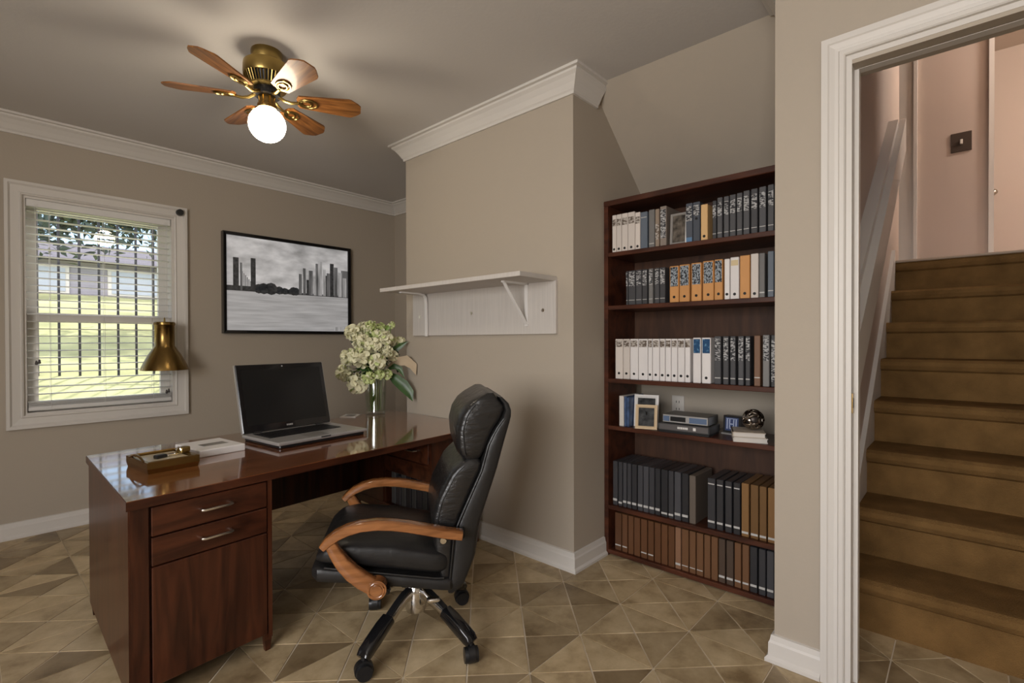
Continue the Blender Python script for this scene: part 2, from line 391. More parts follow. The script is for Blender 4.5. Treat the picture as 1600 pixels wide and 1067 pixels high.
# ---- doorway casing
door = root('door_1', 'structure', 'white doorway casing of the stair opening')
CAS = [(0, 0), (0, .014), (.004, .018), (.016, .018), (.020, .011), (.030, .012), (.044, .018), (.048, .022), (.066, .022), (.066, 0)]
b = B(); sweep(b, [(DY1, 0), (DY1, DZ+.028), (DY0, DZ+.028), (DY0, 0)], [(-o, h) for o, h in CAS], lambda p, q, h: (XD-h, p, q)); obj('casing', b, M['trim'], door)
b = B(); box(b, XD-.002, XD+.125, DY1-.016, DY1+.004, 0, DZ+.032); box(b, XD-.002, XD+.125, DY0, DY0+.016, 0, DZ+.02); box(b, XD-.002, XD+.125, DY0+.016, DY1-.016, DZ+.012, DZ+.032); obj('jamb', b, M['trim'], door)
b = B(); box(b, XD+.05, XD+.085, DY1-.028, DY1-.014, 0, DZ+.012); box(b, XD+.05, XD+.085, DY0, DY1-.014, DZ-.001, DZ+.013); obj('door_stop', b, M['trim'], door)
b = B(); box(b, XD+.01, XD+.036, DY1-.0185, DY1-.015, .895, .96); box(b, XD+.016, XD+.03, DY1-.0195, DY1-.016, .912, .943, mi=1); obj('strike_plate', b, [M['brassd'], M['black']], door)

# ---- staircase
NS, SR, ST, SX = 8, .2058, .2606, 2.346
stair = root('staircase', 'structure', 'brown carpeted staircase beyond the doorway', (SX, 0, 0))
for n in range(1, NS+1):
    z1 = SR*n; x0 = SX+ST*(n-1)
    xb = x0+ST+.05 if n < NS else x0+.3
    pr = [(x0+.03, z1-SR-.02), (x0+.03, z1-.065), (x0+.012, z1-.055), (x0+.001, z1-.035), (x0+.003, z1-.014), (x0+.018, z1-.002), (x0+.035, z1), (xb, z1), (xb, z1-SR-.02)]
    if n == 1: pr[0] = (x0+.03, -.003); pr[-1] = (xb, -.003)
    b = B(); prism(b, pr, 'y', -.62, YS); obj('step', b, M['carpet'], stair)
b = B(); box(b, SX+ST*(NS-1)+.005, SX+ST*(NS-1)+.06, -.62, YS, SR*NS-.004, SR*NS+.012, bev=.004); obj('edge_strip', b, M['strip'], stair)
sl = SR/ST
def zst(x): return SR+(x-SX)*sl
b = B(); prism(b, [(2.12, 0), (2.12, .16), (2.30, zst(2.30)+.05), (4.165, zst(4.165)+.085), (4.165, zst(4.165)-.3), (2.45, 0)], 'y', YS-.02, YS)
obj('skirt_board', b, M['trim'], stair)
quad_wall('floor_landing', M['strip'], [(4.26, 8.2, -2, YS, 1.5, SR*NS), (4.63, 8.2, YS-.001, 2.5, 1.5, SR*NS)], 'upper hall floor at the head of the stairs')
rail = thing('handrail', 'pale painted plank handrail sloping up the stairwell wall', 'handrail', (2.15, .32, .9))
def slant(x0, x1, zt, hh, y0, y1, vert=True):
    b = B(); prism(b, [(x0, zt-hh), (x0, zt), (x1, zt+(x1-x0)*.745), (x1, zt+(x1-x0)*.745-hh)], 'y', y0, y1); return b
obj('rail_board', slant(2.15, 4.06, 1.12, .205, .285, .318), M['trim'], rail)
obj('rail_ledger', slant(2.18, 3.95, 1.19, .10, .316, YS), M['trim'], rail)

# ---- upper hall
XH = 5.3
def yat(u, x): return on(u, 400, 'x', x).y
y1430, y1546 = yat(1430, XH), yat(1544, XH)
quad_wall('wall_hall', M['hall'], [(XH, XH+.1, y1546, 2.6, SR*NS-.1, 4.1)], 'upper hall wall with a light switch')
b = B(); box(b, XH-.025, XH, y1430, y1430+.30, SR*NS, 4.1); box(b, XH-.035, XH, y1430-.012, y1430+.012, SR*NS, 4.1)
struct(obj('trim_4', b, M['trim']), 'pale flat trim on the hall wall')
b = B(); box(b, XH-.02, XH+.12, y1546-.03, y1546, SR*NS, 4.02); struct(obj('trim_5', b, M['wintrim']), 'white corner trim at the end of the hall wall')
XF = 7.0
d2 = bx('door_2', M['hall'], None, XF, XF+.06, -2.0, 2.6, SR*NS-.1, 4.1); struct(d2, 'pale door and wall at the end of the upper hall')
kp = on(1553, 300, 'x', XF-.05); b = B(); cyl(b, (XF, kp.y, kp.z), (XF-.04, kp.y, kp.z), .012); sph(b, kp, .03, n=12); obj('door_knob', b, M['nickel'], d2, True)
quad_wall('ceiling_hall', M['hall'], [(XD, 8.2, -2.0, 2.6, 4.02, 4.1)], 'ceiling of the upper hall')
quad_wall('wall_hall_left', M['hall'], [(4.5, XH+.1, 2.5, 2.6, 1.5, 4.1), (4.53, 4.63, YP, 2.6, 1.5, 4.1)], 'upper hall side wall')
quad_wall('wall_hall_right', M['hall'], [(4.3, XF+.06, -2.1, -2.0, 1.5, 4.1), (4.3, 4.4, -2.0, -.72, 1.5, 4.1)], 'upper hall right wall')
sp = on(1502, 222, 'x', XH); s_ = thing('light_switch', 'brown light switch plate on the upper hall wall', 'switch', (XH, sp.y, sp.z))
bx('plate', mat('bronze_plate', (.05, .033, .022), .6), s_, XH-.008, XH, sp.y-.062, sp.y+.062, sp.z-.075, sp.z+.075, bev=.003)
bx('toggle', M['paper'], s_, XH-.02, XH-.006, sp.y-.008, sp.y+.008, sp.z-.018, sp.z+.018, bev=.002)
# ---- window with sashes
win = root('window_1', 'structure', 'white double-hung window with wide casing')
WC = [(0, 0), (0, .016), (.008, .020), (.014, .014), (.050, .020), (.060, .030), (.075, .030), (.075, 0)]
b = B(); sweep(b, [(WX0, WZ0), (WX1, WZ0), (WX1, WZ1), (WX0, WZ1)], [(-o, h) for o, h in WC], lambda p, q, h: (p, YW-h, q), closed=True); obj('casing', b, M['wintrim'], win)
b = B()
for a in ((WX0, WX0+.014, WZ0, WZ1), (WX1-.014, WX1, WZ0, WZ1), (WX0+.014, WX1-.014, WZ0, WZ0+.014), (WX0+.014, WX1-.014, WZ1-.014, WZ1)): box(b, a[0], a[1], YW-.002, YW+.14, a[2], a[3])
obj('jamb', b, M['wintrim'], win)
zm = 1.285
def sash(y, z0, z1, nm):
    s = .055; b = B()
    for a in ((WX0+.014, WX0+.014+s, z0, z1), (WX1-.014-s, WX1-.014, z0, z1), (WX0+.07, WX1-.07, z0, z0+.05), (WX0+.07, WX1-.07, z1-.045, z1)): box(b, a[0], a[1], y, y+.034, a[2], a[3])
    o = obj('sash', b, M['wintrim'], win)
    bx('pane', M['glass'], o, WX0+.06, WX1-.06, y+.014, y+.018, z0+.04, z1-.04)
sash(YW+.062, WZ0+.012, zm+.022, 'lower'); sash(YW+.1, zm-.022, WZ1-.012, 'upper')

# ---- blinds
bl = thing('venetian_blind', 'white slatted venetian blind hung open across the window', 'blind', ((WX0+WX1)/2, YW+.03, WZ0+.03))
bx('head_rail', M['blind'], bl, WX0+.016, WX1-.016, YW+.004, YW+.056, WZ1-.058, WZ1-.014, bev=.004)
nsl = 27; z0s, z1s = WZ0+.075, WZ1-.085
sm = None
for i in range(nsl):
    z = z0s+(z1s-z0s)*i/(nsl-1)
    if sm is None:
        b = B(); x0, x1 = WX0+.018, WX1-.018
        prism(b, [(-.0235, -.0022), (-.012, .0008), (0, .0016), (.012, .0008), (.0235, -.0022), (.0235, -.0002), (.012, .0028), (0, .0036), (-.012, .0028), (-.0235, -.0002)], 'x', x0-(WX0+WX1)/2, x1-(WX0+WX1)/2)
        o = obj('slat', b, M['blind'], bl, local=True); sm = o.data
    else:
        o = bpy.data.objects.new('slat', sm); COL.objects.link(o); o.parent = bl
    o.location = (0, 0, z-(WZ0+.03))
b = B(); box(b, WX0+.018, WX1-.018, YW+.008, YW+.052, WZ0+.022, WZ0+.048, bev=.004)
for k in range(4): box(b, WX0+.02, WX1-.02, YW+.007, YW+.053, WZ0+.05+.0055*k, WZ0+.0525+.0055*k)
obj('bottom_rail', b, M['blind'], bl)
for x in (WX0+.12, (WX0+WX1)/2, WX1-.12):
    b = B()
    for y in (YW+.0055, YW+.0545): tube(b, [(x, y, WZ0+.03), (x, y, WZ1-.05)], .0010, 5)
    obj('ladder_cord', b, M['blind'], bl)
for (x, z) in ((WX0+.055, 1.02), (WX1-.05, .80)):
    b = B()
    for q in (0, .010): tube(b, [(x+q, YW+.001, z), (x+q, YW+.001, WZ1-.04)], .0010, 5)
    c_ = obj('pull_cord', b, M['blind'], bl); b = B()
    for q in (0, .013): lathe(b, [(.001, .012), (.004, .010), (.0075, -.008), (.006, -.014), (.001, -.015)], (x+q, YW-.004, z-.006+q*.5), 10)
    obj('tassel', b, mat('dark_tassel', (.06, .05, .05), .5), c_, True)
kn = thing('curtain_rod_bracket', 'small round black curtain rod bracket at the window corner', 'bracket', (1.065, YW-.03, 1.985))
b = B(); pb = on(281, 332, 'y', YW-.035); cyl(b, (pb.x, YW-.05, pb.z), (pb.x, YW-.028, pb.z), .021, .023, 20); obj('disc', b, M['black'], kn, True)

# ---- outdoors seen through the window
g = B(); gv = {}
for i in range(25):
    for j in range(25):
        x = -14+i*1.6; y = YW+.2+j*1.0
        t_ = max(0, y-5); gv[i, j] = g.verts.new((x, y, .30+.165*t_+.05*math.sin(x*1.3+y)))
for i in range(24):
    for j in range(24): g.faces.new((gv[i, j], gv[i+1, j], gv[i+1, j+1], gv[i, j+1]))
lawn = obj('lawn', g, M['grass'], None, True); struct(lawn, 'sunlit sloping lawn outside the window')
def gz(y): return .30+.165*max(0, y-5)
yf = 7.6
fen = thing('iron_fence', 'black iron picket fence standing on the lawn outside', 'fence', (1, yf, gz(yf)))
pm = None
for i in range(34):
    x = -1.0+i*.178
    if pm is None:
        b = B(); box(b, -.011, .011, -.011, .011, -.0, 2.45); lathe(b, [(.016, 2.45), (.02, 2.47), (.001, 2.54)], n=6); o = obj('picket', b, M['iron'], fen, local=True); pm = o.data
    else: o = bpy.data.objects.new('picket', pm); COL.objects.link(o); o.parent = fen
    o.location = (x-1, 0, 0)
bx('rail', M['iron'], fen, -1.5, 5.6, yf-.015, yf+.015, gz(yf)+2.30, gz(yf)+2.34)
bx('rail', M['iron'], fen, -1.5, 5.6, yf-.015, yf+.015, 1.405, 1.435)
yh = 17.5
hs = thing('house', 'blue-grey neighbouring house with windows beyond the lawn', 'house', (3, yh, gz(yh)-.1))
bx('wall', mat('house_siding', (.36, .35, .42), .8, var=.1, vscale=2), hs, -2.5, 9.5, yh, yh+5, gz(yh)-.6, gz(yh)+.95)
b = B(); prism(b, [(yh-.4, gz(yh)+.9), (yh+2.5, gz(yh)+1.75), (yh+5.4, gz(yh)+.9)], 'x', -3, 10); obj('roof', b, mat('house_roof', (.13, .12, .14), .9), hs)
for x in (-.8, 1.4, 3.4, 5.6, 7.6):
    wo = bx('window', M['white'], hs, x-.6, x+.6, yh-.06, yh, gz(yh)+.05, gz(yh)+.75); bx('pane', mat('far_pane', (.5, .56, .66), .15), wo, x-.52, x+.52, yh-.08, yh-.05, gz(yh)+.10, gz(yh)+.70)
tr = thing('tree', 'leafy tree with dark foliage over the lawn outside', 'tree', (4.2, 12, gz(12)))
b = B(); tube(b, [(4.2, 12, gz(12)-.2), (4.25, 12, 2.4), (4.1, 12.1, 4.6)], [.2, .16, .1], 10); tube(b, [(4.2, 12, 3.0), (3.0, 11.6, 3.9), (1.2, 11.4, 3.9)], [.1, .07, .03], 8); obj('trunk', b, mat('bark', (.10, .08, .06), .9, bump=.5), tr)
b = B()
for k in range(4200):
    c0 = random.choice(((3.9, 12, 4.6), (2.4, 11.6, 3.5), (1.5, 11.4, 3.5), (4.6, 12, 4.4), (3.0, 11.8, 3.6), (.7, 11.4, 3.6), (1.9, 11.6, 4.0), (1.1, 11.4, 3.3)))
    p = Vector(c0)+Vector((random.gauss(0, .5), random.gauss(0, .4), random.gauss(0, .30)))
    q = Matrix.Rotation(random.uniform(0, 6.3), 3, Vector((random.gauss(0, 1), random.gauss(0, 1), random.gauss(0, 1))).normalized())
    s = random.uniform(.06, .12)
    b.faces.new([b.verts.new(p+q @ Vector(v)*s) for v in ((-1, 0, 0), (0, -.45, .1), (1, 0, 0), (0, .45, .1))])
obj('foliage', b, mat('tree_leaf', (.045, .075, .06), .6, var=.3, vscale=3), tr)

# ---------------------------------------------------------------- ceiling fan
FX, FY, FZ = .95, 2.345, 2.235
fan = thing('ceiling_fan', 'brass ceiling fan with six wooden blades and a lit white globe', 'fan', (FX, FY, ZC))
b = B(); lathe(b, [(.001, 0), (.064, 0), (.066, -.008), (.064, -.045), (.058, -.058), (.001, -.058)], (FX, FY, ZC)); obj('canopy', b, M['brass'], fan, True)
b = B(); lathe(b, [(.001, -.055), (.085, -.055), (.096, -.062), (.098, -.075), (.098, -.108), (.094, -.118), (.001, -.118)], (FX, FY, ZC)); obj('motor_housing', b, M['brass'], fan, True)
b = B(); lathe(b, [(.001, -.118), (.086, -.118), (.070, -.160), (.001, -.160)], (FX, FY, ZC), mi=1)
for k in range(40):
    a = 2*PI*k/40
    cyl(b, (FX+.094*math.cos(a), FY+.094*math.sin(a), ZC-.117), (FX+.075*math.cos(a), FY+.075*math.sin(a), ZC-.164), .0032, n=6)
lathe(b, [(.070, -.160), (.080, -.160), (.080, -.168), (.066, -.170)], (FX, FY, ZC)); obj('vent_ring', b, [M['brass'], M['black']], fan, True)
b = B(); lathe(b, [(.001, -.165), (.055, -.165), (.055, -.2), (.001, -.2)], (FX, FY, ZC)); obj('flywheel', b, M['black'], fan, True)
b = B(); lathe(b, [(.001, -.195), (.034, -.195), (.036, -.2), (.036, -.235), (.040, -.238), (.042, -.247), (.040, -.256), (.001, -.256)], (FX, FY, ZC), 24); obj('light_neck', b, M['brassd'], fan, True)
for k in range(6):
    a = math.radians(30+60*k); Mx = Matrix.Translation((FX, FY, FZ)) @ Matrix.Rotation(a, 4, 'Z') @ Matrix.Rotation(math.radians(-13), 4, 'X')
    b = B(); pts = [(.135, -.040), (.352, -.062), (.364, -.059), (.394, -.036), (.405, -.022), (.405, .022), (.394, .036), (.364, .059), (.352, .062), (.135, .040), (.125, .022), (.125, -.022)]
    prism(b, pts, 'z', -.003, .003)
    bld = obj('blade', b, M['oak'], fan, local=True); bld.matrix_local = WM[fan].inverted() @ Mx
    b = B()
    tube(b, [(.045, 0, .012), (.075, 0, -.006), (.10, 0, -.012), (.135, 0, -.008)], [.008, .007, .007, .006], 8)
    for (cx, rx, ry) in ((.172, .040, .027), (.165, .024, .017)):
        tube(b, [(cx+rx*math.cos(2*PI*i/20), ry*math.sin(2*PI*i/20), -.0065) for i in range(21)], .0042, 6)
    obj('blade_iron', b, M['brass'], bld, True, local=True)
b = B(); sph(b, (FX, FY, 2.113), .078, (1, 1, .98), 32); gl = obj('globe', b, M['globe'], fan, True)

# ---------------------------------------------------------------- framed picture
px0, px1, pz0, pz1 = 1.315, 2.345, 1.196, 1.951; fy = YW-.045
pic = thing('flat_screen', 'large black-framed wall screen showing a grey city skyline across water', 'screen', ((px0+px1)/2, YW-.02, pz0))
b = B(); sweep(b, [(px0, pz0), (px1, pz0), (px1, pz1), (px0, pz1)], [(0, 0), (0, .045), (.006, .045), (.024, .040), (.024, 0)], lambda p, q, h: (p, YW-h, q), closed=True); obj('frame', b, M['blackg'], pic)
ix0, ix1, iz0, iz1 = px0+.022, px1-.022, pz0+.022, pz1-.022
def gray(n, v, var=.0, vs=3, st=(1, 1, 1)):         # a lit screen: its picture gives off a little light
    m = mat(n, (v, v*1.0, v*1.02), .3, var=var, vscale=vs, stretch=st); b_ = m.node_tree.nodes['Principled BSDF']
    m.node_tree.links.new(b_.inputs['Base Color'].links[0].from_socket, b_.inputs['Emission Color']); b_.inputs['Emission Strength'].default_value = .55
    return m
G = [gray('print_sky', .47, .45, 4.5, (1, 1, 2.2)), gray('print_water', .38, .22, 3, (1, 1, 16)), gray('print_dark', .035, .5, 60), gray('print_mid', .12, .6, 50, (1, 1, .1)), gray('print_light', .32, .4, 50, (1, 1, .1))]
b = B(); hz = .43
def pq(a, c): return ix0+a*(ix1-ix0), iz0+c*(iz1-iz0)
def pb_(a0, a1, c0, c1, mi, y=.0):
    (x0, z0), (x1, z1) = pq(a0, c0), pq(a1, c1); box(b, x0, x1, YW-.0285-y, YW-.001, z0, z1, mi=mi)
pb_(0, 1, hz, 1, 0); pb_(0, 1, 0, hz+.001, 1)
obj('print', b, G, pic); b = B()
for a0, a1, c1, mi in ((.05, .09, .77, 2), (.10, .115, .72, 3), (.177, .213, .78, 2), (.555, .58, .66, 3), (.59, .613, .73, 3), (.64, .675, .71, 3), (.70, .722, .80, 3), (.722, .758, .83, 4), (.765, .79, .74, 4), (.775, .825, .67, 2), (.83, .865, .82, 2), (.868, .90, .78, 3), (.905, .94, .72, 4), (.935, 1, .75, 3), (.62, .64, .60, 2), (.68, .70, .62, 4), (.80, .83, .70, 3), (.95, .985, .66, 4)):
    pb_(a0, a1, hz-.005, c1, mi, .0006+.0002*mi)
for k in range(26):
    a = random.uniform(.22, .55); x, z = pq(a, hz); r = random.uniform(.014, .035)*(1.5-abs(a-.3)*2.2)
    cyl(b, (x, YW-.0290, z+r*.5), (x, YW-.002, z+r*.5), r, n=10, mi=2)
pb_(0, .33, hz-.01, hz+.045, 2, .0004); pb_(.3, 1, hz-.012, hz+.012, 2, .0004)
for k in range(9):
    a = .10+k*.012; pb_(a, a+.007, hz+.03, hz+.22-.02*k, 3, .0003)
pb_(.86, .995, .01, .055, 4, .0003)
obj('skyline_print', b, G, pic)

# ---------------------------------------------------------------- wall lamp beside the window
pt = on(257, 503, 'y', 3.93); pbm = on(256, 578, 'y', 3.93)
lx = pt.x; ztop, zbot = pt.z, pbm.z; H = ztop-zbot; R = .135
wl = thing('bracket_lamp', 'brass bell-shaped lamp shade on a bracket at the window casing', 'lamp', (lx, 3.93, zbot))
b = B(); lathe(b, [(.055, H), (.06, H*.985), (.061, H*.94), (.056, H*.92), (.057, H*.50), (.068, H*.44), (.092, H*.32), (.114, H*.18), (R*.96, H*.07), (R, .0), (R*.985, .0), (R*.93, H*.07), (.108, H*.18), (.086, H*.32), (.05, H*.46), (.046, H*.9), (.001, H*.92)], (lx, 3.93, zbot), 40); obj('shade', b, M['brassd'], wl, True)
b = B(); tube(b, [(lx, 3.93, zbot+H*.85), (lx+.01, 4.0, zbot+H*.5), (1.04, YW-.028, zbot+H*.16)], .009, 8); cyl(b, (1.04, YW-.045, zbot+H*.16), (1.04, YW-.02, zbot+H*.16), .022, n=20); obj('bracket', b, M['brassd'], wl, True)
b = B(); lathe(b, [(.001, .0), (.006, .0), (.004, .025), (.001, .03)], (lx, 3.93, ztop), 10); obj('finial', b, M['brass'], wl, True)

# ---------------------------------------------------------------- bracket shelf on the column
sh = thing('bracket_shelf', 'white bracket shelf with a whitewashed backboard on the boxed-out wall', 'shelf', (XC, 2.1, 1.17))
bx('backboard', M['shelfw'], sh, XC-.019, XC, 1.52, 2.69, 1.168, 1.436, bev=.002)
bx('shelf_board', M['shelfw'], sh, 1.742, XC, 1.525, 2.665, 1.434, 1.457, bev=.002)
b = B(); y = 2.535; tube(b, [(1.80, y, 1.430), (1.93, y, 1.430), (1.975, y, 1.424), (1.992, y, 1.405), (1.996, y, 1.37), (1.998, y, 1.165)], .006, 8, flat=((0, 1, 0), .012)); obj('bracket', b, M['white'], sh, True)
b = B(); y = 1.706
box(b, 1.999, 2.009, y-.011, y+.011, 1.212, 1.434); box(b, 1.82, 2.005, y-.011, y+.011, 1.425, 1.435)
tube(b, [(1.83, y, 1.426), (2.000, y, 1.222)], .0045, 8, flat=((0, 1, 0), .010)); obj('bracket', b, M['white'], sh)
for (y, z) in ((2.615, 1.29), (2.13, 1.295), (1.60, 1.29)):
    b = B(); cyl(b, (XC-.0215, y, z), (XC-.018, y, z), .009, n=12); obj('screw', b, M['nickel'], sh, True)

# ---------------------------------------------------------------- desk
DA = Vector((.333, 1.845, 0)); e1 = Vector((.9965, .0837, 0)); e2 = Vector((.0305, .9995, 0)); DH = .658
def P(s, t, z=0): p = DA+e1*s+e2*t; return Vector((p.x, p.y, z))
desk = thing('executive_desk', 'glossy dark mahogany desk standing below the window', 'desk', P(.8, .4, 0))
DM = Matrix(((e1.x, e2.x, 0, DA.x), (e1.y, e2.y, 0, DA.y), (0, 0, 1, 0), (0, 0, 0, 1)))
def dbox(name, m, par, *a, bev=0):
    b = B(); box(b, *a, bev=bev, M4=None); bmesh.ops.transform(b, matrix=DM, verts=b.verts[:]); return obj(name, b, m, par)
b = B(); prism(b, [(0, 0), (1.672, .006), (1.662, .97), (0, .888)], 'z', DH-.029, DH-.002)
prism(b, [(.002, .002), (1.670, .008), (1.660, .968), (.002, .886)], 'z', DH-.002, DH, mi=1)
bmesh.ops.transform(b, matrix=DM, verts=b.verts[:]); obj('desk_top', b, [M['maho'], M['dtop']], desk)
ZT = DH-.029
lp = dbox('pedestal_body', M['mahov'], desk, .012, .432, .030, .86, .055, ZT)
dbox('side_panel', M['mahov'], desk, .006, .024, .012, .862, .05, ZT)
dbox('stile', M['mahov'], desk, .010, .058, .010, .032, .03, ZT)
dbox('stile', M['mahov'], desk, .426, .442, .010, .032, .05, ZT)
for z0, z1 in ((.532, ZT-.006), (.440, .527)):
    d_ = dbox('drawer', M['maho'], desk, .066, .423, .008, .040, z0, z1, bev=.002)
    b = B(); zc = (z0+z1)/2+.004
    tube(b, [(.205, .010, zc), (.205, -.012, zc), (.213, -.017, zc), (.290, -.017, zc), (.298, -.012, zc), (.298, .010, zc)], .0042, 8)
    bmesh.ops.transform(b, matrix=DM, verts=b.verts[:]); obj('handle', b, M['nickel'], d_, True)
dbox('cabinet_door', M['mahov'], desk, .066, .423, .008, .040, .066, .435, bev=.002)
for s, t in ((.008, .012), (.412, .012), (.008, .83), (.412, .83)):
    b = B(); vs = box(b, s, s+.03, t, t+.03, 0, .07)
    for v in b.verts:
        if v.co.z < .01: v.co.x = s+.015+(v.co.x-s-.015)*.6; v.co.y = t+.015+(v.co.y-t-.015)*.6
    bmesh.ops.transform(b, matrix=DM, verts=b.verts[:]); obj('foot', b, M['maho'], desk)
dbox('modesty_panel', M['mahov'], desk, .43, 1.30, .80, .822, .245, ZT)
# right pedestal, drawer and book niche facing the knee space
s0, s1, t0, t1, tm, zb0 = 1.285, 1.655, .06, .86, .50, .17
dbox('pedestal_panel', M['mahov'], desk, s0, s1, t0, t0+.018, zb0, ZT)
dbox('pedestal_panel', M['mahov'], desk, s0+.004, s1, t1-.018, t1, zb0, ZT)
dbox('pedestal_panel', M['mahov'], desk, s0+.01, s1, tm, tm+.018, zb0, ZT)
dbox('pedestal_panel', M['mahov'], desk, s0+.004, s0+.02, tm+.018, t1-.018, zb0, ZT)
dbox('pedestal_panel', M['mahov'], desk, s1-.016, s1, t0, t1, zb0, ZT)
dbox('pedestal_floor', M['maho'], desk, s0, s1, t0+.01, t1-.01, zb0, zb0+.045)
dbox('pedestal_shelf', M['maho'], desk, s0+.012, s1-.01, t0+.01, tm, .478, .496)
dbox('niche_rail', M['maho'], desk, s0+.002, s0+.02, t0+.014, tm, .405, .49, bev=.002)
dr = dbox('drawer', M['maho'], desk, s0-.012, s0+.03, t0+.014, tm-.004, .504, ZT-.006, bev=.002)
b = B(); zc = .560; y0_ = .175; tube(b, [(s0-.01, y0_, zc), (s0-.03, y0_+.008, zc), (s0-.033, y0_+.05, zc), (s0-.03, y0_+.092, zc), (s0-.01, y0_+.10, zc)], .0045, 8)
bmesh.ops.transform(b, matrix=DM, verts=b.verts[:]); obj('handle', b, M['nickel'], dr, True)
for s, t in ((s0+.01, t0), (s1-.04, t0), (s0+.01, t1-.03), (s1-.04, t1-.03)):
    b = B(); box(b, s, s+.03, t, t+.03, 0, zb0+.01); bmesh.ops.transform(b, matrix=DM, verts=b.verts[:]); obj('leg', b, M['maho'], desk)
bkm = [mat('niche_book_dark', (.025, .022, .025), .4, rnd=.5), mat('niche_book_grey', (.06, .058, .056), .45, rnd=.4)]
for k in range(8):
    t = t0+.03+k*.049
    o = dbox('book', bkm[k % 2], None, s0+.03, s0+.20, t, t+.04, zb0+.045, zb0+.045+.165+.012*((k*7) % 3), bev=.002)
    tag(o, 'dark book in the desk niche below the small drawer', 'book', 'books in the desk niche')

# ---------------------------------------------------------------- things on the desk
def rotbox(b, c, ang, *a, bev=0, mi=0):
    box(b, *a, bev=bev, mi=mi, M4=Matrix.Translation(c) @ Matrix.Rotation(ang, 4, 'Z'))
la = math.radians(5.5); LW, LD = .472, .335
lf = on(435, 703, 'z', DH)
lap = thing('laptop', 'open silver laptop with a dark blank screen on the desk', 'laptop', lf, la)
b = B(); box(b, 0, LW, 0, LD, .014, .030, bev=.005, seg=2); obj('base', b, M['silver'], lap, local=True)
b = B(); box(b, .012, LW-.012, .01, LD-.004, 0, .016, bev=.004); obj('underside', b, M['black'], lap, local=True)
kb = bx('keyboard', M['black'], lap, .035, LW-.06, .135, LD-.035, .029, .0312, local=True)
b = B()
for r in range(6):
    n = 15
    for q in range(n):
        x0 = .038+q*(LW-.101)/n; y0 = .139+r*.0262
        box(b, x0, x0+(LW-.101)/n-.003, y0, y0+.0225, .0310, .0335)
k_ = obj('keys', b, M['black'], kb, local=True)
bx('touchpad', mat('touchpad_grey', (.30, .29, .28), .35, .4), lap, .16, .27, .025, .115, .0295, .0308, local=True)
bx('latch', M['dgrey'], lap, .21, .26, -.001, .006, .022, .028, local=True)
Ls = Matrix.Translation((0, LD-.012, .032)) @ Matrix.Rotation(math.radians(-14), 4, 'X'); SH = .338
b = B(); box(b, 0, LW, -.004, .010, 0, SH, bev=.004, M4=None); bmesh.ops.transform(b, matrix=Ls, verts=b.verts[:]); lid = obj('lid', b, M['blackg'], lap, local=True)
b = B(); box(b, .024, LW-.024, -.0055, -.003, .035, SH-.026); bmesh.ops.transform(b, matrix=Ls, verts=b.verts[:]); obj('screen', b, M['screen'], lid, local=True)
for xe in (-.002, LW-.004):
    b = B(); box(b, xe, xe+.006, .0, .012, 0, SH); bmesh.ops.transform(b, matrix=Ls, verts=b.verts[:]); obj('lid_edge', b, M['silver'], lid, local=True)
b = B(); cyl(b, (LW/2, -.0052, SH-.013), (LW/2, -.0035, SH-.013), .004, n=12)
for q in range(4): box(b, LW/2-.016+q*.0085, LW/2-.010+q*.0085, -.0055, -.003, .014, .022)
bmesh.ops.transform(b, matrix=Ls, verts=b.verts[:]); obj('bezel_mark', b, M['silver'], lid, local=True)
b = B()
for x in (.05, LW-.09): cyl(b, (x, LD-.008, .032), (x+.04, LD-.008, .032), .009, n=12)
obj('hinge', b, M['black'], lap, True, local=True)

tf = on(233, 741, 'z', DH); ta = math.atan2(.05, .30)
ty = thing('desk_tray', 'dark brass desk tray with loose trinkets at the desk corner', 'tray', tf, .10)
TW, TD = .155, .20
b = B(); prism(b, [(0, 0), (TW, 0), (TW, TD), (0, TD)], 'z', .0, .014)
b2 = [(-.004, -.004), (TW+.004, -.004), (TW+.004, TD+.004), (-.004, TD+.004)]
sweep(b, b2, [(0, 0), (-.004, .018), (-.004, .042), (.004, .044), (.010, .040), (.010, .012)], lambda p, q, h: (p, q, h), closed=True); obj('tray_body', b, M['brassd'], ty, local=True)
b = B(); tube(b, [(-.006, .03+.14*i/8, .040+.016*math.sin(PI*i/8)) for i in range(9)], .004, 6); obj('handle', b, M['brassd'], ty, True, local=True)
bx('tray_liner', mat('tray_liner', (.55, .47, .33), .3, coat=.3), ty, .010, TW-.010, .010, TD-.010, .012, .034, local=True)
kk = thing('key_fob', 'black and silver key fob lying in the brass tray', 'keys', tf+Vector((.07, .10, .034)), .35)
b = B(); box(b, -.035, .005, -.012, .012, 0, .014, bev=.004, seg=2); obj('fob', b, M['black'], kk, local=True)
b = B(); box(b, .005, .045, -.010, .008, 0, .010, bev=.003); box(b, .03, .075, -.004, .004, .002, .006); obj('key_blade', b, M['chrome'], kk, local=True)
wt = thing('brass_clasp', 'small brass clasp resting on the tray rim by the white box', 'clasp', tf+Vector((.135, .115, .040)), .5)
b = B(); box(b, -.018, .022, -.016, .016, 0, .022, bev=.005, seg=2); obj('clasp', b, M['brass'], wt, local=True)
b = B(); tube(b, [(-.018+.0*i, -.012+.024*i/6, .012+.012*math.sin(PI*i/6)) for i in range(7)], .003, 6); obj('loop', b, M['chrome'], wt, True, local=True)

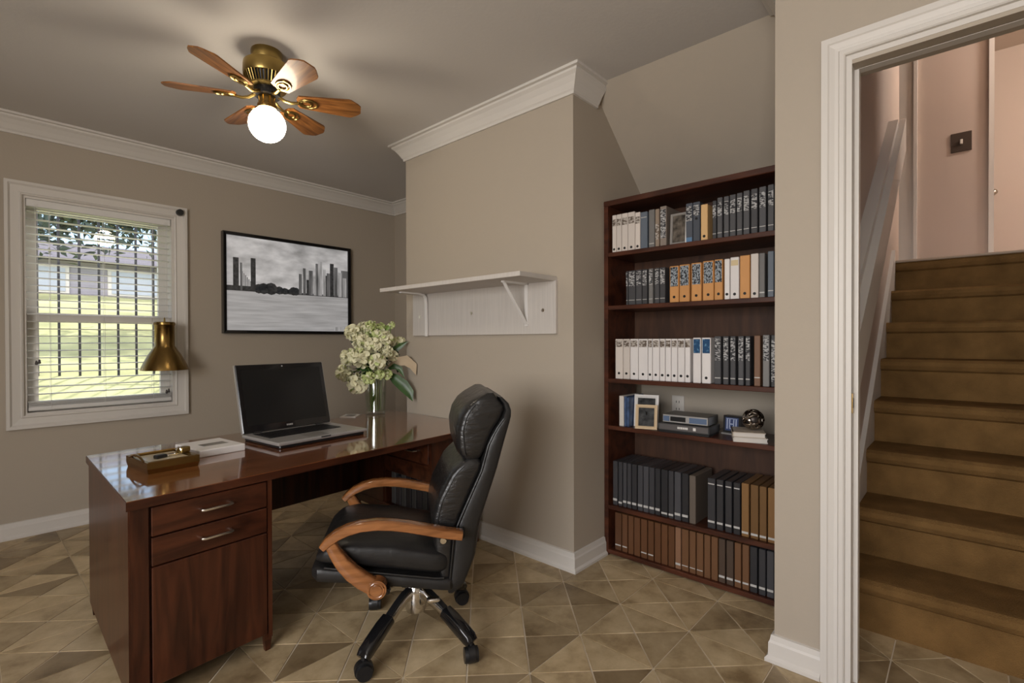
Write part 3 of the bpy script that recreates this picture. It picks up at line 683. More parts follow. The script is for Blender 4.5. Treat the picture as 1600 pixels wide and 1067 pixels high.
bf = on(312, 716, 'z', DH)
nb = thing('white_box', 'flat white box with a dark printed label beside the laptop', 'box', bf, .12)
b = B(); box(b, 0, .185, 0, .235, 0, .030, bev=.004, seg=2); obj('box_body', b, M['white'], nb, local=True)
bx('label', scribble('box_label', (.05, .045, .04), (.4, .38, .34), 160, 10, .5), nb, .05, .15, .075, .135, .0298, .0306, local=True)
cd = on(548, 650, 'z', DH)
ca = thing('card_stack', 'small pale card with a photo beside the glass vase', 'card', cd, .75)
bx('card', M['white'], ca, -.065, .065, -.05, .05, 0, .004, local=True)
bx('photo', mat('card_photo', (.22, .21, .2), .3, var=.6, vscale=40), ca, -.035, .035, -.028, .028, .0038, .0046, local=True)

# vase and flowers
vp = on(587, 647, 'z', DH); VX, VY = vp.x, vp.y
vase = thing('glass_vase', 'clear cylindrical glass vase holding the white bouquet', 'vase', (VX, VY, DH))
b = B(); lathe(b, [(.001, 0), (.060, 0), (.063, .006), (.061, .03), (.066, .10), (.070, .2), (.071, .25), (.067, .25), (.066, .2), (.061, .10), (.056, .022), (.001, .020)], (VX, VY, DH), 36); obj('vase_body', b, M['vglass'], vase, True)
b = B(); lathe(b, [(.001, .022), (.054, .022), (.059, .10), (.060, .14), (.001, .14)], (VX, VY, DH), 28); obj('water', b, thin_glass('vase_water', .05, (.86, .92, .80)), vase, True)
def petal(b, c, q, s, mi):
    rows = []
    for (t, wd, z) in ((0, .25, 0), (.5, .62, .16), (.9, .5, .10), (1.05, .15, -.05)):
        rows.append([b.verts.new(c+q @ Vector((x*wd*s, t*s, z*s+abs(x)*.12*s))) for x in (-1, 0, 1)])
    for a, d in zip(rows, rows[1:]):
        for i in range(2): b.faces.new((a[i], a[i+1], d[i+1], d[i])).material_index = mi
def bloom_mesh(rad, n, green):
    b = B(); sph(b, (0, 0, 0), rad*.62, n=10, mi=1 if green else 0)
    for i in range(n):
        ph = math.acos(1-2*(i+.5)/n); th = i*2.39996+random.uniform(-.2, .2)
        d = Vector((math.sin(ph)*math.cos(th), math.sin(ph)*math.sin(th), math.cos(ph)))
        q = (d.to_track_quat('Z', 'Y').to_matrix() @ Matrix.Rotation(random.uniform(0, 6.3), 3, 'Z') @ Matrix.Rotation(random.uniform(.35, .85), 3, 'X'))
        petal(b, d*rad*.62, q, rad*random.uniform(.5, .66), 1 if (green and random.random() < .75) or random.random() < .10 else 0)
    return b
mouth = Vector((VX, VY, DH+.21))
def at_px(u, v, back=0.0):              # the bouquet fills a ball round the vase's axis: pick the depth in it
    d = ray(u, v); o = Vector((0, 0, CH)); n = Vector((VX, VY, 0)).normalized(); t = (math.hypot(VX, VY)+back)/d.dot(n); return o+d*t
NST = [0]
def stem_obj(par, top, mtl='leafl'):            # each stem keeps to its own side and slot of the vase, clear of the rim, then out to the head
    b = B(); NST[0] += 1; k = NST[0]
    an = math.atan2(top.y-VY, top.x-VX); n_ = Vector((math.cos(an), math.sin(an), 0))
    rr = .014+.036*((k*.618) % 1); foot = Vector((VX, VY, DH+.028))+n_*rr*.75; rim = Vector((VX, VY, DH+.262))+n_*rr
    end = top-(top-rim).normalized()*.012; mid = rim+(end-rim)*.5
    if end.z < rim.z+.035: mid = rim+n_*(.088-rr)+Vector((0, 0, .03))          # a drooping head: its stem arches over the rim
    tube(b, [foot, (foot+rim)/2, rim, mid, end], .0024, 6); return obj('stem', b, M[mtl], par, True)
FL = []
def flower(u, v, rad, back, green, label, grp): FL.append([at_px(u, v, back), rad, green, label, grp])
for u, v, r, bk in ((548, 558, .062, -.05), (541, 585, .060, -.04), (572, 556, .070, -.10), (585, 563, .058, -.13), (556, 596, .072, -.06), (566, 535, .065, -.04), (556, 520, .058, .03), (582, 540, .055, -.08), (566, 515, .05, .05)):
    flower(u, v, r, bk, False, 'large ruffled cream bloom in the vase bouquet', 'cream blooms in the vase')
for u, v, r, bk in ((600, 530, .05, -.06), (610, 532, .045, -.03), (622, 534, .042, 0), (604, 549, .045, -.08), (614, 556, .04, -.02)):
    flower(u, v, r, bk, False, 'small white cluster bloom on the wall side of the bouquet', 'small white blooms in the vase')
for u, v, r, bk in ((577, 590, .044, -.12), (594, 585, .036, -.11), (603, 585, .036, -.10)):
    flower(u, v, r, bk, True, 'round pale rose low at the vase rim', 'roses at the vase rim')
for u, v, r, bk in ((584, 514, .046, 0), (594, 513, .042, .02), (577, 524, .04, .04), (590, 522, .04, -.03), (612, 508, .026, .03)):
    flower(u, v, r, bk, True, 'green budding head at the crown of the bouquet', 'green heads in the vase')
_vd = Vector((VX, VY, 0)).normalized()
for it in range(400):
    for a in range(len(FL)):
        for c in range(a+1, len(FL)):
            d = FL[a][0]-FL[c][0]; need = .86*(FL[a][1]+FL[c][1]); ln = d.length
            if ln >= need: continue
            along = _vd*(1 if d.dot(_vd) >= 0 else -1); push = (d/max(ln, 1e-5)*.45+along*.55)*((need-ln)*.28)
            FL[a][0] = FL[a][0]+push; FL[c][0] = FL[c][0]-push
    for f_ in FL:
        f_[0].x = min(f_[0].x, XC-f_[1]*1.05)
        hr = math.hypot(f_[0].x-VX, f_[0].y-VY)           # heads stay above or outside the glass
        if hr < .075+f_[1]*.8 and f_[0].z < DH+.25+f_[1]*.6:
            o_ = Vector((f_[0].x-VX, f_[0].y-VY, 0)).normalized(); f_[0] = f_[0]+o_*(.075+f_[1]*.8-hr)*.3
for c, rad, green, label, grp in FL:
    t = thing('flower', label, 'flower', (VX, VY, DH+.03), group=grp)
    b = bloom_mesh(rad*.86, 46, green); bmesh.ops.translate(b, vec=c, verts=b.verts[:]); obj('bloom', b, [M['petal'], M['petalg']], t, True); stem_obj(t, c)
def leafblade(b, pts, wd, nrm):
    P_ = [Vector(p) for p in pts]; n = len(P_); rows = []
    for i, p in enumerate(P_):
        t = (P_[min(i+1, n-1)]-P_[max(i-1, 0)]).normalized(); s = t.cross(Vector(nrm)).normalized(); k = i/(n-1)
        w_ = wd*math.sin(PI*min(1, .06+k*.94))**.7 if k < 1 else .0008
        rows.append([b.verts.new(p+s*w_*x+Vector(nrm)*abs(x)*w_*.25) for x in (-1, -.5, 0, .5, 1)])
    for a, d in zip(rows, rows[1:]):
        for i in range(4): b.faces.new((a[i], a[i+1], d[i+1], d[i]))
vn = -Vector((VX, VY, 0)).normalized()
for pix, wd, mt_, lab in ((((607, 583, -.03), (618, 592, -.05), (630, 602, -.07), (640, 614, -.09), (645, 627, -.10)), .038, 'leaf', 'broad dark green leaf drooping over the vase rim to the wall'),
                          (((606, 577, -.01), (616, 572, -.03), (625, 576, -.04), (632, 590, -.05)), .02, 'leaf', 'dark narrow leaf curling above the broad leaf'),
                          (((606, 575, 0), (620, 565, -.02), (634, 563, -.04), (646, 572, -.06), (650, 586, -.07)), .034, 'leafd', 'dry beige leaf hanging against the boxed-out wall'),
                          (((600, 560, 0), (612, 550, 0), (626, 540, -.01), (638, 533, -.02)), .02, 'leaf', 'dark pointed leaf behind the small white blooms'),
                          (((592, 540, 0), (600, 520, .02), (606, 512, .02), (612, 504, .02)), .015, 'leafl', 'light green pointed leaf at the crown of the bouquet'),
                          (((590, 575, -.04), (578, 572, -.05), (566, 575, -.06), (560, 572, -.06)), .026, 'leaf', 'dark leaf tucked between the cream blooms')):
    t = thing('leaf_stem', lab, 'leaf', (VX, VY, DH+.03)); pts = [at_px(*p) for p in pix]
    b = B(); leafblade(b, pts, wd, vn); obj('leaf', b, M[mt_], t, True); stem_obj(t, pts[0], 'leaf')
b = B()
for k in range(160):
    c = at_px(random.uniform(555, 622), random.uniform(528, 583), random.uniform(-.03, .08))
    if any((c-f_[0]).length < f_[1]*.95 for f_ in FL): continue
    q = Matrix.Rotation(random.uniform(0, 6.3), 3, Vector((random.gauss(0, 1), random.gauss(0, 1), random.gauss(0, 1))).normalized())
    petal(b, c, q, random.uniform(.022, .04), 0)
fl = tag(obj('filler_foliage', b, M['leaf']), 'dark green filler leaves packed between the blooms', 'foliage'); fl['kind'] = 'stuff'

# ---------------------------------------------------------------- office chair
CA = math.radians(143); HX, HY = 1.15, 1.57
ch = thing('office_chair', 'black leather executive chair with curved wooden arms and chrome base', 'chair', (HX, HY, 0), CA)
def interp(tab, z):
    tab = sorted(tab)
    if z <= tab[0][0]: return tab[0][1]
    for (a, p), (c, q) in zip(tab, tab[1:]):
        if z <= c: return p+(q-p)*(z-a)/(c-a)
    return tab[-1][1]
FR = [(.26, -.115), (.30, -.112), (.40, -.088), (.523, -.076), (.584, -.092), (.67, -.136), (.705, -.172), (.72, -.178), (.74, -.166), (.822, -.160), (.87, -.172), (.905, -.195), (.93, -.225), (.948, -.262)]
SEAM = [(.26, -.140), (.47, -.160), (.54, -.190), (.68, -.255), (.77, -.280), (.82, -.305), (.86, -.335), (.90, -.350), (.948, -.31)]
RE = [(.25, -.150), (.265, -.185), (.38, -.235), (.5, -.253), (.679, -.311), (.838, -.355), (.87, -.362), (.90, -.360), (.93, -.345), (.948, -.31)]
def back_part(z0, z1, fa, fb, hw, n, ex=.42, endr=.02):
    st = []
    for i in range(n+1):
        k = i/n; z = z0+(z1-z0)*k; e = min(k, 1-k)*(z1-z0)
        r = 1 if e >= endr else math.sqrt(max(.02, 1-(1-e/endr)**2))
        a, c = interp(fa, z), interp(fb, z); m_ = (a+c)/2; hf = (a-c)/2
        st.append(((m_, 0, z), (hf*(.55+.45*r), 0, 0), (0, hw*(.90+.10*r), 0)))
    return st
b = B(); loft(b, back_part(.285, .722, FR, SEAM, .207, 26, .38, .03), 40, .30); lw = obj('back_cushion', b, M['leather'], ch, True, local=True)
b = B(); loft(b, back_part(.716, .950, FR, SEAM, .207, 20, .38, .06), 40, .32); hd = obj('headrest', b, M['leather'], ch, True, local=True)
b = B(); loft(b, back_part(.255, .935, [(z, f+.012) for z, f in SEAM], RE, .212, 30, .35, .05), 40, .32); shl = obj('back_shell', b, M['leatherd'], ch, True, local=True)
for y in (.2115, -.2115):
    b = B(); tube(b, [(interp(SEAM, z)+.004, y, z) for z in [.29+i*.03 for i in range(20)]], .0035, 6); obj('piping', b, M['leatherd'], shl, True, local=True)
    b = B(); tube(b, [(interp(FR, z)-.024, y*.975, z) for z in [.44+i*.02 for i in range(14)]], .003, 6); obj('piping', b, M['leatherd'], lw, True, local=True)
    b = B(); tube(b, [(interp(FR, z)-.028, y*.975, z) for z in [.735+i*.016 for i in range(12)]], .003, 6); obj('piping', b, M['leatherd'], hd, True, local=True)
# seat
def seat_part(f0, f1, top, bot, hw, n, ex, endr):
    st = []
    for i in range(n+1):
        k = i/n; f = f0+(f1-f0)*k; e = min(k, 1-k)*abs(f1-f0); r = 1 if e >= endr else math.sqrt(max(.03, 1-(1-e/endr)**2))
        a, c = interp(top, f), interp(bot, f); st.append(((f, 0, (a+c)/2), (0, hw*(.88+.12*r), 0), (0, 0, (a-c)/2*(.5+.5*r))))
    return st
b = B(); loft(b, seat_part(-.16, .312, [(-.16, .325), (-.1, .325), (.15, .372), (.31, .402)], [(-.16, .262), (-.115, .272), (.143, .318), (.305, .338)], .222, 24, .3, .03), 36, .35); obj('seat_pan', b, M['leatherd'], ch, True, local=True)
b = B(); loft(b, seat_part(-.14, .298, [(-.14, .42), (-.08, .43), (.05, .462), (.2, .478), (.26, .468), (.30, .44)], [(-.14, .318), (-.1, .32), (.15, .366), (.31, .396)], .222, 28, .3, .06), 40, .52); se = obj('seat_cushion', b, M['leatherd'], ch, True, local=True)
for y in (.221, -.221):
    b = B(); tube(b, [(f, y, interp([(-.16, .322), (-.1, .323), (.15, .369), (.31, .399)], f)) for f in [-.12+.03*i for i in range(14)]], .0035, 6); obj('piping', b, M['leatherd'], se, True, local=True)
AR = [(-.178, .480), (-.13, .489), (-.089, .499), (-.04, .511), (.0, .521), (.05, .530), (.10, .535), (.15, .533), (.19, .524), (.225, .509), (.25, .492), (.268, .474)]
STR = [(.245, .485), (.230, .455), (.208, .418), (.178, .383), (.145, .355), (.112, .333), (.088, .318)]
for sy in (1, -1):
    y = sy*.252
    b = B(); tube(b, [(f, y, z) for f, z in AR], [.015, .0155, .016, .016, .016, .016, .016, .016, .0165, .016, .015, .012], 14, flat=((0, 1, 0), .027)); ar = obj('armrest', b, M['arm'], ch, True, local=True)
    b = B(); tube(b, [(f, y, z) for f, z in STR], [.018, .020, .023, .026, .027, .027, .025], 14, flat=((0, 1, 0), .021)); obj('arm_support', b, M['arm'], ar, True, local=True)
    b = B(); cyl(b, (.100, y-.020*sy, .328), (.100, y+.024*sy, .328), .031, n=28)
    tube(b, [(.100+.024*math.cos(2*PI*i/20), y+.0245*sy, .328+.024*math.sin(2*PI*i/20)) for i in range(21)], .0026, 6)
    cyl(b, (.100, y+.022*sy, .328), (.100, y+.0275*sy, .328), .017, n=20); obj('arm_boss', b, M['arm'], ar, True, local=True)
    b = B(); box(b, -.19, -.12, min(y, sy*.20), max(y, sy*.20), .462, .492, bev=.006); obj('arm_mount', b, M['leatherd'], ar, local=True)
    b = B(); cyl(b, (-.118, sy*.200, .448), (-.118, sy*.214, .448), .011, n=16); obj('bolt', b, M['chrome'], ar, True, local=True)
    b = B(); box(b, .06, .13, min(sy*.10, y), max(sy*.10, y), .298, .316, bev=.004); obj('arm_bracket', b, M['black'], ar, local=True)
bcx, bcy = -.024, -.018
b = B(); box(b, -.13, .13, -.11, .11, .268, .305, bev=.01); box(b, bcx-.06, bcx+.06, -.07, .07, .225, .28, bev=.012); obj('tilt_mechanism', b, M['black'], ch, local=True)
b = B(); tube(b, [(-.03, .06, .265), (-.05, .16, .262), (-.08, .235, .262)], .005, 8); box(b, -.105, -.06, .225, .25, .255, .268, bev=.004); obj('tilt_lever', b, M['chrome'], ch, True, local=True)
b = B(); cyl(b, (bcx, bcy, .11), (bcx, bcy, .235), .024, n=24); lathe(b, [(.001, .10), (.036, .10), (.042, .12), (.042, .185), (.034, .20), (.001, .20)], (bcx, bcy, 0), 28); obj('gas_column', b, M['chrome'], ch, True, local=True)
for ang in (195, 276, 9, 90):
    a = math.radians(ang)-CA; d = Vector((math.cos(a), math.sin(a), 0)); s = Vector((-d.y, d.x, 0)); o0 = Vector((bcx, bcy, 0))
    b = B(); tube(b, [o0+d*r+Vector((0, 0, z)) for r, z in ((.02, .172), (.06, .175), (.11, .158), (.17, .128), (.20, .112))], [.022, .020, .017, .016, .015], 12, flat=(s, .017)); lg = obj('base_leg', b, M['chrome'], ch, True, local=True)
    b = B(); tube(b, [o0+d*r+Vector((0, 0, z)) for r, z in ((.04, .196), (.07, .193), (.11, .176), (.155, .153))], .004, 8, flat=(s, .013)); obj('leg_strip', b, M['black'], lg, True, local=True)
    b = B(); tube(b, [o0+d*r+Vector((0, 0, z)) for r, z in ((.155, .142), (.19, .126), (.235, .102), (.272, .082), (.285, .072))], [.018, .022, .023, .021, .012], 14, flat=(s, .024)); obj('leg_pad', b, M['blackg'], lg, True, local=True)
    c = o0+d*.28; b = B(); cyl(b, c+Vector((0, 0, .03)), c+Vector((0, 0, .075)), .008, n=12)
    cs = Vector((math.cos(a+.9), math.sin(a+.9), 0))
    for q in (-1, 1):
        cyl(b, c+cs*(.005*q)+Vector((0, 0, .028)), c+cs*(.024*q)+Vector((0, 0, .028)), .028, .026, 24)
    cyl(b, c-cs*.012+Vector((0, 0, .032)), c+cs*.012+Vector((0, 0, .032)), .0315, n=24); obj('caster', b, M['black'], lg, True, local=True)

# ---------------------------------------------------------------- bookcase
XB, BD, BY1, BY0, BZ = 2.305, .30, YC-.002, .512, 1.868
bc = thing('bookcase', 'tall mahogany bookcase set into the alcove beside the pillar', 'bookcase', (XB+.15, (BY0+BY1)/2, 0))
bx('side_panel', M['case'], bc, XB, XB+BD, BY1-.024, BY1, 0, BZ-.026)
bx('side_panel', M['case'], bc, XB, XB+BD, BY0, BY0+.024, 0, BZ-.026)
bx('top_board', M['case'], bc, XB-.004, XB+BD, BY0-.002, BY1+.001, BZ-.028, BZ, bev=.003)
SZ = [1.596, 1.317, .934, .687, .266, .030]
for i, z in enumerate(SZ):
    bx('shelf', M['case'], bc, XB+.002, XB+BD-.01, BY0+.022, BY1-.022, z-.022, z, bev=.002)
bx('kick_board', M['case'], bc, XB+.03, XB+.05, BY0+.022, BY1-.022, 0, .02)
bx('back_panel', M['caseb'], bc, XB+BD-.012, XB+BD, BY0, BY1, .92, BZ-.026)
bx('back_panel', M['caseb'], bc, XB+BD-.012, XB+BD, BY0, BY1, .01, .685)
op = on(1060, 633, 'x', 2.72); oz = thing('power_outlet', 'cream wall outlet behind the open bookcase shelf', 'outlet', (2.72, op.y, op.z))
bx('plate', M['paper'], oz, 2.712, 2.72, op.y-.036, op.y+.036, op.z-.055, op.z+.055, bev=.003)
b = B()
for q in (-.02, .02):
    for r in (-.008, .008): box(b, 2.7105, 2.7125, op.y+r-.0015, op.y+r+.0015, op.z+q-.006, op.z+q+.006)
obj('slots', b, M['black'], oz)

BX = XB+.022
def yb(u, v=560): return on(u, v, 'x', BX).y
ORD = 'first second third fourth fifth sixth seventh eighth ninth tenth eleventh twelfth thirteenth fourteenth'.split()
CNT = {}
def book(u0, u1, row, htop, m, name, label, cat, grp=None, lab=None, dot=None, low=None, depth=.21, dx=0):
    if grp:
        CNT[grp] = CNT.get(grp, 0)+1; label = label+', '+ORD[CNT[grp]-1]+' from the boxed-out wall'
    ya, yc_ = yb(u0), yb(u1); z0 = SZ[row]; x0 = BX+dx
    b = B(); box(b, x0, x0+depth, yc_+.0008, ya-.0008, z0, z0+htop, bev=.0022); o = tag(obj(name, b, m), label, cat, grp)
    wy = ya-yc_; ym = (ya+yc_)/2
    if lab:
        lm, f0, f1 = lab; bx('spine_label', lm, o, x0-.0009, x0+.001, ym-wy*.40, ym+wy*.40, z0+htop*f0, z0+htop*f1)
    if low:
        lm, f0, f1 = low; bx('spine_band', lm, o, x0-.0011, x0+.001, ym-wy*.42, ym+wy*.42, z0+htop*f0, z0+htop*f1)
    if dot:
        b = B(); cyl(b, (x0-.0012, ym, z0+htop*dot), (x0+.001, ym, z0+htop*dot), min(.0065, wy*.26), n=12); obj('finger_ring', b, M['black'], o)
    return o
def z_of(u, v): return on(u, v, 'x', BX).z
Bw = mat('binder_white', (.66, .60, .55), .5, rnd=.08); Bww = mat('binder_bright_white', (.74, .71, .70), .5, rnd=.05)
Bg = mat('binder_grey', (.07, .07, .075), .4, rnd=.35, spec=.35); Bgl = mat('binder_light_grey', (.18, .175, .17), .4, rnd=.2)
Bb = mat('binder_blue_grey', (.14, .17, .21), .4, rnd=.15); Bnav = mat('book_navy_grey', (.065, .075, .095), .4, rnd=.15)
Bo = mat('binder_orange', (.56, .27, .09), .5, rnd=.08); Bt = mat('binder_tan', (.66, .42, .19), .5); Bbr = mat('book_brown', (.20, .105, .06), .45, rnd=.2)
Lscr = scribble('spine_print_light', (.03, .03, .035), (.42, .42, .42), 90, 230, .50); Lscd = scribble('spine_print_dark', (.12, .09, .07), (.46, .42, .38), 90, 150, .5)
Lblk = scribble('spine_print_dense', (.02, .022, .028), (.30, .34, .38), 200, 120, .49); Lblue = scribble('spine_blue', (.012, .06, .15), (.09, .22, .36), 90, 70, .58)
Lln = mat('spine_line', (.5, .49, .47), .4)
U = lambda x: 950+.1656*x
# top shelf
for a, c in ((40, 78), (79, 128), (129, 186), (187, 254), (255, 304)):
    book(U(a), U(c), 0, .198 if a < 255 else .19, Bw, 'binder', 'cream ring binder, dark label, top shelf', 'binder', 'cream binders on the top shelf', lab=(Lscd, .70, .88), dot=.09)
book(U(306), U(372), 0, .186, Bb, 'binder', 'pale blue-grey binder beside the cream binders on the top shelf', 'binder', lab=(Lln, .84, .86))
book(U(384), U(440), 0, .19, Bgl, 'book', 'plain light grey book on the top shelf', 'book', low=(Lln, .10, .12))
book(U(444), U(484), 0, .188, mat('book_taupe', (.26, .20, .15), .5), 'book', 'taupe book with a speckled spine on the top shelf', 'book', lab=(Lscd, .2, .6))
book(U(490), U(552), 0, .196, mat('book_grey_brown', (.23, .19, .16), .5), 'book', 'grey-brown book with pale print along its whole spine', 'book', lab=(Lscr, .2, .92))
book(U(733), U(798), 0, .186, Bnav, 'book', 'navy-grey book with printed title and a blue band at its foot', 'book', lab=(Lscr, .55, .92), low=(mat('blue_band', (.10, .2, .34), .4), .02, .13))
book(U(800), U(868), 0, .186, Bnav, 'book', 'navy-grey book with a ring mark beside the tan binder', 'book', lab=(Lscr, .66, .92), dot=.58)
book(U(874), U(940), 0, .168, Bt, 'binder', 'tan-yellow binder on the top shelf', 'binder', dot=.12)
for a, c, h in ((984, 1022, .176), (1028, 1078, .186), (1090, 1140, .186), (1146, 1204, .188), (1212, 1266, .19), (1274, 1334, .194), (1346, 1410, .196), (1422, 1490, .198), (1504, 1564, .2)):
    book(U(a), U(c), 0, h, Bg, 'binder', 'grey binder with ribbed print on the top shelf', 'binder', 'grey binders on the top shelf', lab=(Lscr, .55, .88), low=(Lln, .13, .145))
for k, (a, c) in enumerate(((1570, 1632), (1640, 1700))):
    book(U(a), U(c), 0, .2, Bg, 'binder', 'grey binder with ribbed print on the top shelf', 'binder', 'grey binders on the top shelf', lab=(Lscr, .55, .88), low=(Lln, .13, .145))
def frame(name, label, c, w_, h_, tilt, rz, fm, pm_, fw=.014):
    t = thing(name, label, 'photo frame', c, rz); T = Matrix.Rotation(math.radians(tilt), 4, 'X')
    b = B(); sweep(b, [(-w_/2, 0), (w_/2, 0), (w_/2, h_), (-w_/2, h_)], [(0, 0), (0, .012), (fw*.5, .014), (fw, .009), (fw, 0)], lambda p, q, h: (p, -h, q), closed=True); bmesh.ops.transform(b, matrix=T, verts=b.verts[:]); obj('frame', b, fm, t, local=True)
    b = B(); box(b, -w_/2+fw*.9, w_/2-fw*.9, -.005, .002, fw*.9, h_-fw*.9); bmesh.ops.transform(b, matrix=T, verts=b.verts[:]); obj('photo', b, pm_, t, local=True)
    b = B(); tube(b, [(0, .004, h_*.7), (0, .004+h_*.27, 0.002)], .003, 6); obj('easel', b, M['black'], t, local=True)
    return t
phm = mat('photo_brown', (.10, .085, .07), .5, var=.8, vscale=35, spec=.15); phd = mat('photo_dark', (.035, .035, .035), .5, var=1, vscale=30, spec=.15)
fr1 = on(1055, 376, 'z', SZ[0]); yA = yb(U(660)); frame('photo_frame', 'silver-framed brown photo standing on the top shelf', (BX+.012, yA, SZ[0]), .082, .15, -4, -PI/2, M['silver'], phm, .010)
# second shelf
for a, c in ((170, 188), (192, 258), (262, 318), (322, 370), (382, 424), (440, 484), (488, 540)):
    book(U(a), U(c), 1, .176, Bgl if a in (382,) else Bg, 'binder', 'grey printed binder on the second shelf', 'binder', 'grey binders on the second shelf', lab=(Lscr, .54, .96), low=(Lln, .13, .145))
for a, c, h in ((580, 668, .176), (672, 770, .178), (784, 882, .180), (892, 998, .183), (1002, 1082, .185)):
    o = book(U(a), U(c), 1, h, Bo, 'binder', 'orange binder with black patterned upper spine', 'binder', 'orange-banded binders', lab=(Lblk, .44, .97), dot=.15)
book(U(1096), U(1148), 1, .183, Bww, 'binder', 'slim white binder beside the orange-banded binders', 'binder', dot=.13)
book(U(1152), U(1236), 1, .187, Bww, 'binder', 'wide white binder with a yellowed top label on the second shelf', 'binder', lab=(mat('yellow_label', (.62, .50, .30), .6), .8, .93), dot=.12)
book(U(1242), U(1338), 1, .19, Bo, 'binder', 'plain orange-tan binder between white binders', 'binder', dot=.12)
book(U(1344), U(1420), 1, .193, Bw, 'binder', 'cream binder with lined spine next to the orange-tan binder', 'binder', dot=.10)
book(U(1424), U(1480), 1, .192, Bgl, 'book', 'light grey book at the pillar end of the second shelf', 'book', low=(Lln, .1, .13))
book(U(1504), U(1564), 1, .196, Bb, 'book', 'blue-grey book at the pillar end of the second shelf', 'book', low=(Lln, .13, .15))
book(U(1570), U(1640), 1, .196, Bb, 'book', 'blue-grey book tucked behind the pillar on the second shelf', 'book')
# third shelf
for a, c in ((68, 140), (142, 206), (208, 284), (286, 374), (376, 416), (418, 484), (486, 538), (540, 594), (596, 654), (656, 722), (724, 776)):
    book(U(a), U(c), 2, .208, Bww if a > 200 else Bw, 'binder', 'white binder with dark top label, third shelf', 'binder', 'white binders on the third shelf', lab=(Lscd, .80, .96), dot=.14)
for a, c in ((800, 876), (884, 970)):
    book(U(a), U(c), 2, .212, Bww, 'binder', 'white binder with a blue upper spine on the third shelf', 'binder', 'blue-topped binders', lab=(Lblue, .66, .97), dot=.12 if a > 880 else None)
for a, c in ((1002, 1066), (1084, 1138), (1152, 1204), (1226, 1280), (1296, 1342)):
    book(U(a), U(c), 2, .218, Bg, 'book', 'dark grey printed book, third shelf', 'book', 'grey books on the third shelf', lab=(Lscr, .5, .96), low=(Lln, .12, .14))
book(U(1376), U(1438), 2, .22, Bbr, 'book', 'brown book among the grey books on the third shelf', 'book', low=(Lln, .16, .18))
book(U(1458), U(1524), 2, .222, Bgl, 'book', 'mid grey book beside the brown book on the third shelf', 'book', lab=(Lscr, .5, .96))
book(U(1536), U(1590), 2, .222, M['dgrey'], 'book', 'black book half hidden by the pillar on the third shelf', 'book', lab=(Lscr, .1, .9))
book(U(1600), U(1680), 2, .222, Bg, 'book', 'grey book hidden behind the pillar on the third shelf', 'book')
# lower shelves
V = lambda x: 940+.253*x
Bd = mat('volume_black', (.045, .045, .05), .33, rnd=.5, coat=.2); Bdg = mat('volume_bronze', (.23, .125, .05), .35, .3, rnd=.25); Brn = mat('volume_brown', (.10, .043, .019), .38, rnd=.4, coat=.1)
for a, c in ((68, 97), (102, 126), (130, 153), (157, 181), (185, 216), (221, 253), (256, 289), (292, 325), (329, 361), (366, 408), (411, 444), (448, 489), (494, 536)):
    book(V(a), V(c), 4, .232, Bd, 'volume', 'black bound volume, fifth shelf run', 'book', 'black volumes on the fifth shelf', low=(Lln, .10, .15) if (a % 3) else (Lln, .06, .10))
book(V(540), V(581), 4, .228, mat('volume_grey_brown', (.13, .105, .085), .4), 'volume', 'grey-brown volume at the end of the black run on the fifth shelf', 'book')
for a, c in ((653, 702), (709, 752), (762, 805), (813, 857)):
    book(V(a), V(c), 4, .232, Bd, 'volume', 'dark volume between gap and bronze volumes', 'book', 'dark volumes beside the bronze ones', lab=(Lln, .88, .90), low=(Lln, .12, .16))
for a, c in ((863, 911), (919, 970), (974, 1021), (1026, 1075)):
    book(V(a), V(c), 4, .236, Bdg, 'volume', 'bronze-gold bound volume on the fifth shelf', 'book', 'bronze volumes on the fifth shelf', low=(Lln, .06, .10))
book(V(1080), V(1125), 4, .236, Bdg, 'volume', 'bronze-gold bound volume on the fifth shelf', 'book', 'bronze volumes on the fifth shelf')
xs = [(80, 121), (124, 158), (162, 195), (198, 236), (240, 280), (284, 321), (325, 364), (367, 407), (410, 450)]
for a, c in xs: book(V(a), V(c), 5, .198, Brn, 'volume', 'brown leather volume on the bottom shelf', 'book', 'brown volumes on the bottom shelf', low=(Lln, .13, .16) if a % 4 == 0 else None)
book(V(453), V(489), 5, .20, Bbr, 'volume', 'dark volume with a white ring mark on the bottom shelf', 'book', low=(Lln, .10, .15))
for a, c in ((493, 537), (541, 581), (585, 628), (632, 672), (676, 718)): book(V(a), V(c), 5, .2, mat('volume_rust', (.15, .072, .034), .38, coat=.2) if a == 493 else bpy.data.materials['volume_rust'], 'volume', 'rust-brown volume midway along the bottom shelf', 'book', 'rust volumes on the bottom shelf', low=(Lln, .12, .14) if a % 2 else None)
for a, c in ((722, 764), (770, 815)): book(V(a), V(c), 5, .2, mat('volume_umber', (.075, .05, .036), .4) if a == 722 else bpy.data.materials['volume_umber'], 'volume', 'dark umber volume on the bottom shelf', 'book', 'umber volumes on the bottom shelf', low=(Lln, .12, .17))
for a, c in ((820, 863), (868, 912)): book(V(a), V(c), 5, .2, bpy.data.materials['volume_rust'], 'volume', 'rust-brown volume beside the black bottom-shelf volumes', 'book', 'rust volumes beside the black ones', low=(Lln, .13, .17))
for a, c in ((916, 963), (970, 1015), (1020, 1066), (1072, 1120)): book(V(a), V(c), 5, .2, Bd, 'volume', 'black volume at the pillar end of the bottom shelf', 'book', 'black volumes on the bottom shelf', low=(Lln, .13, .18))
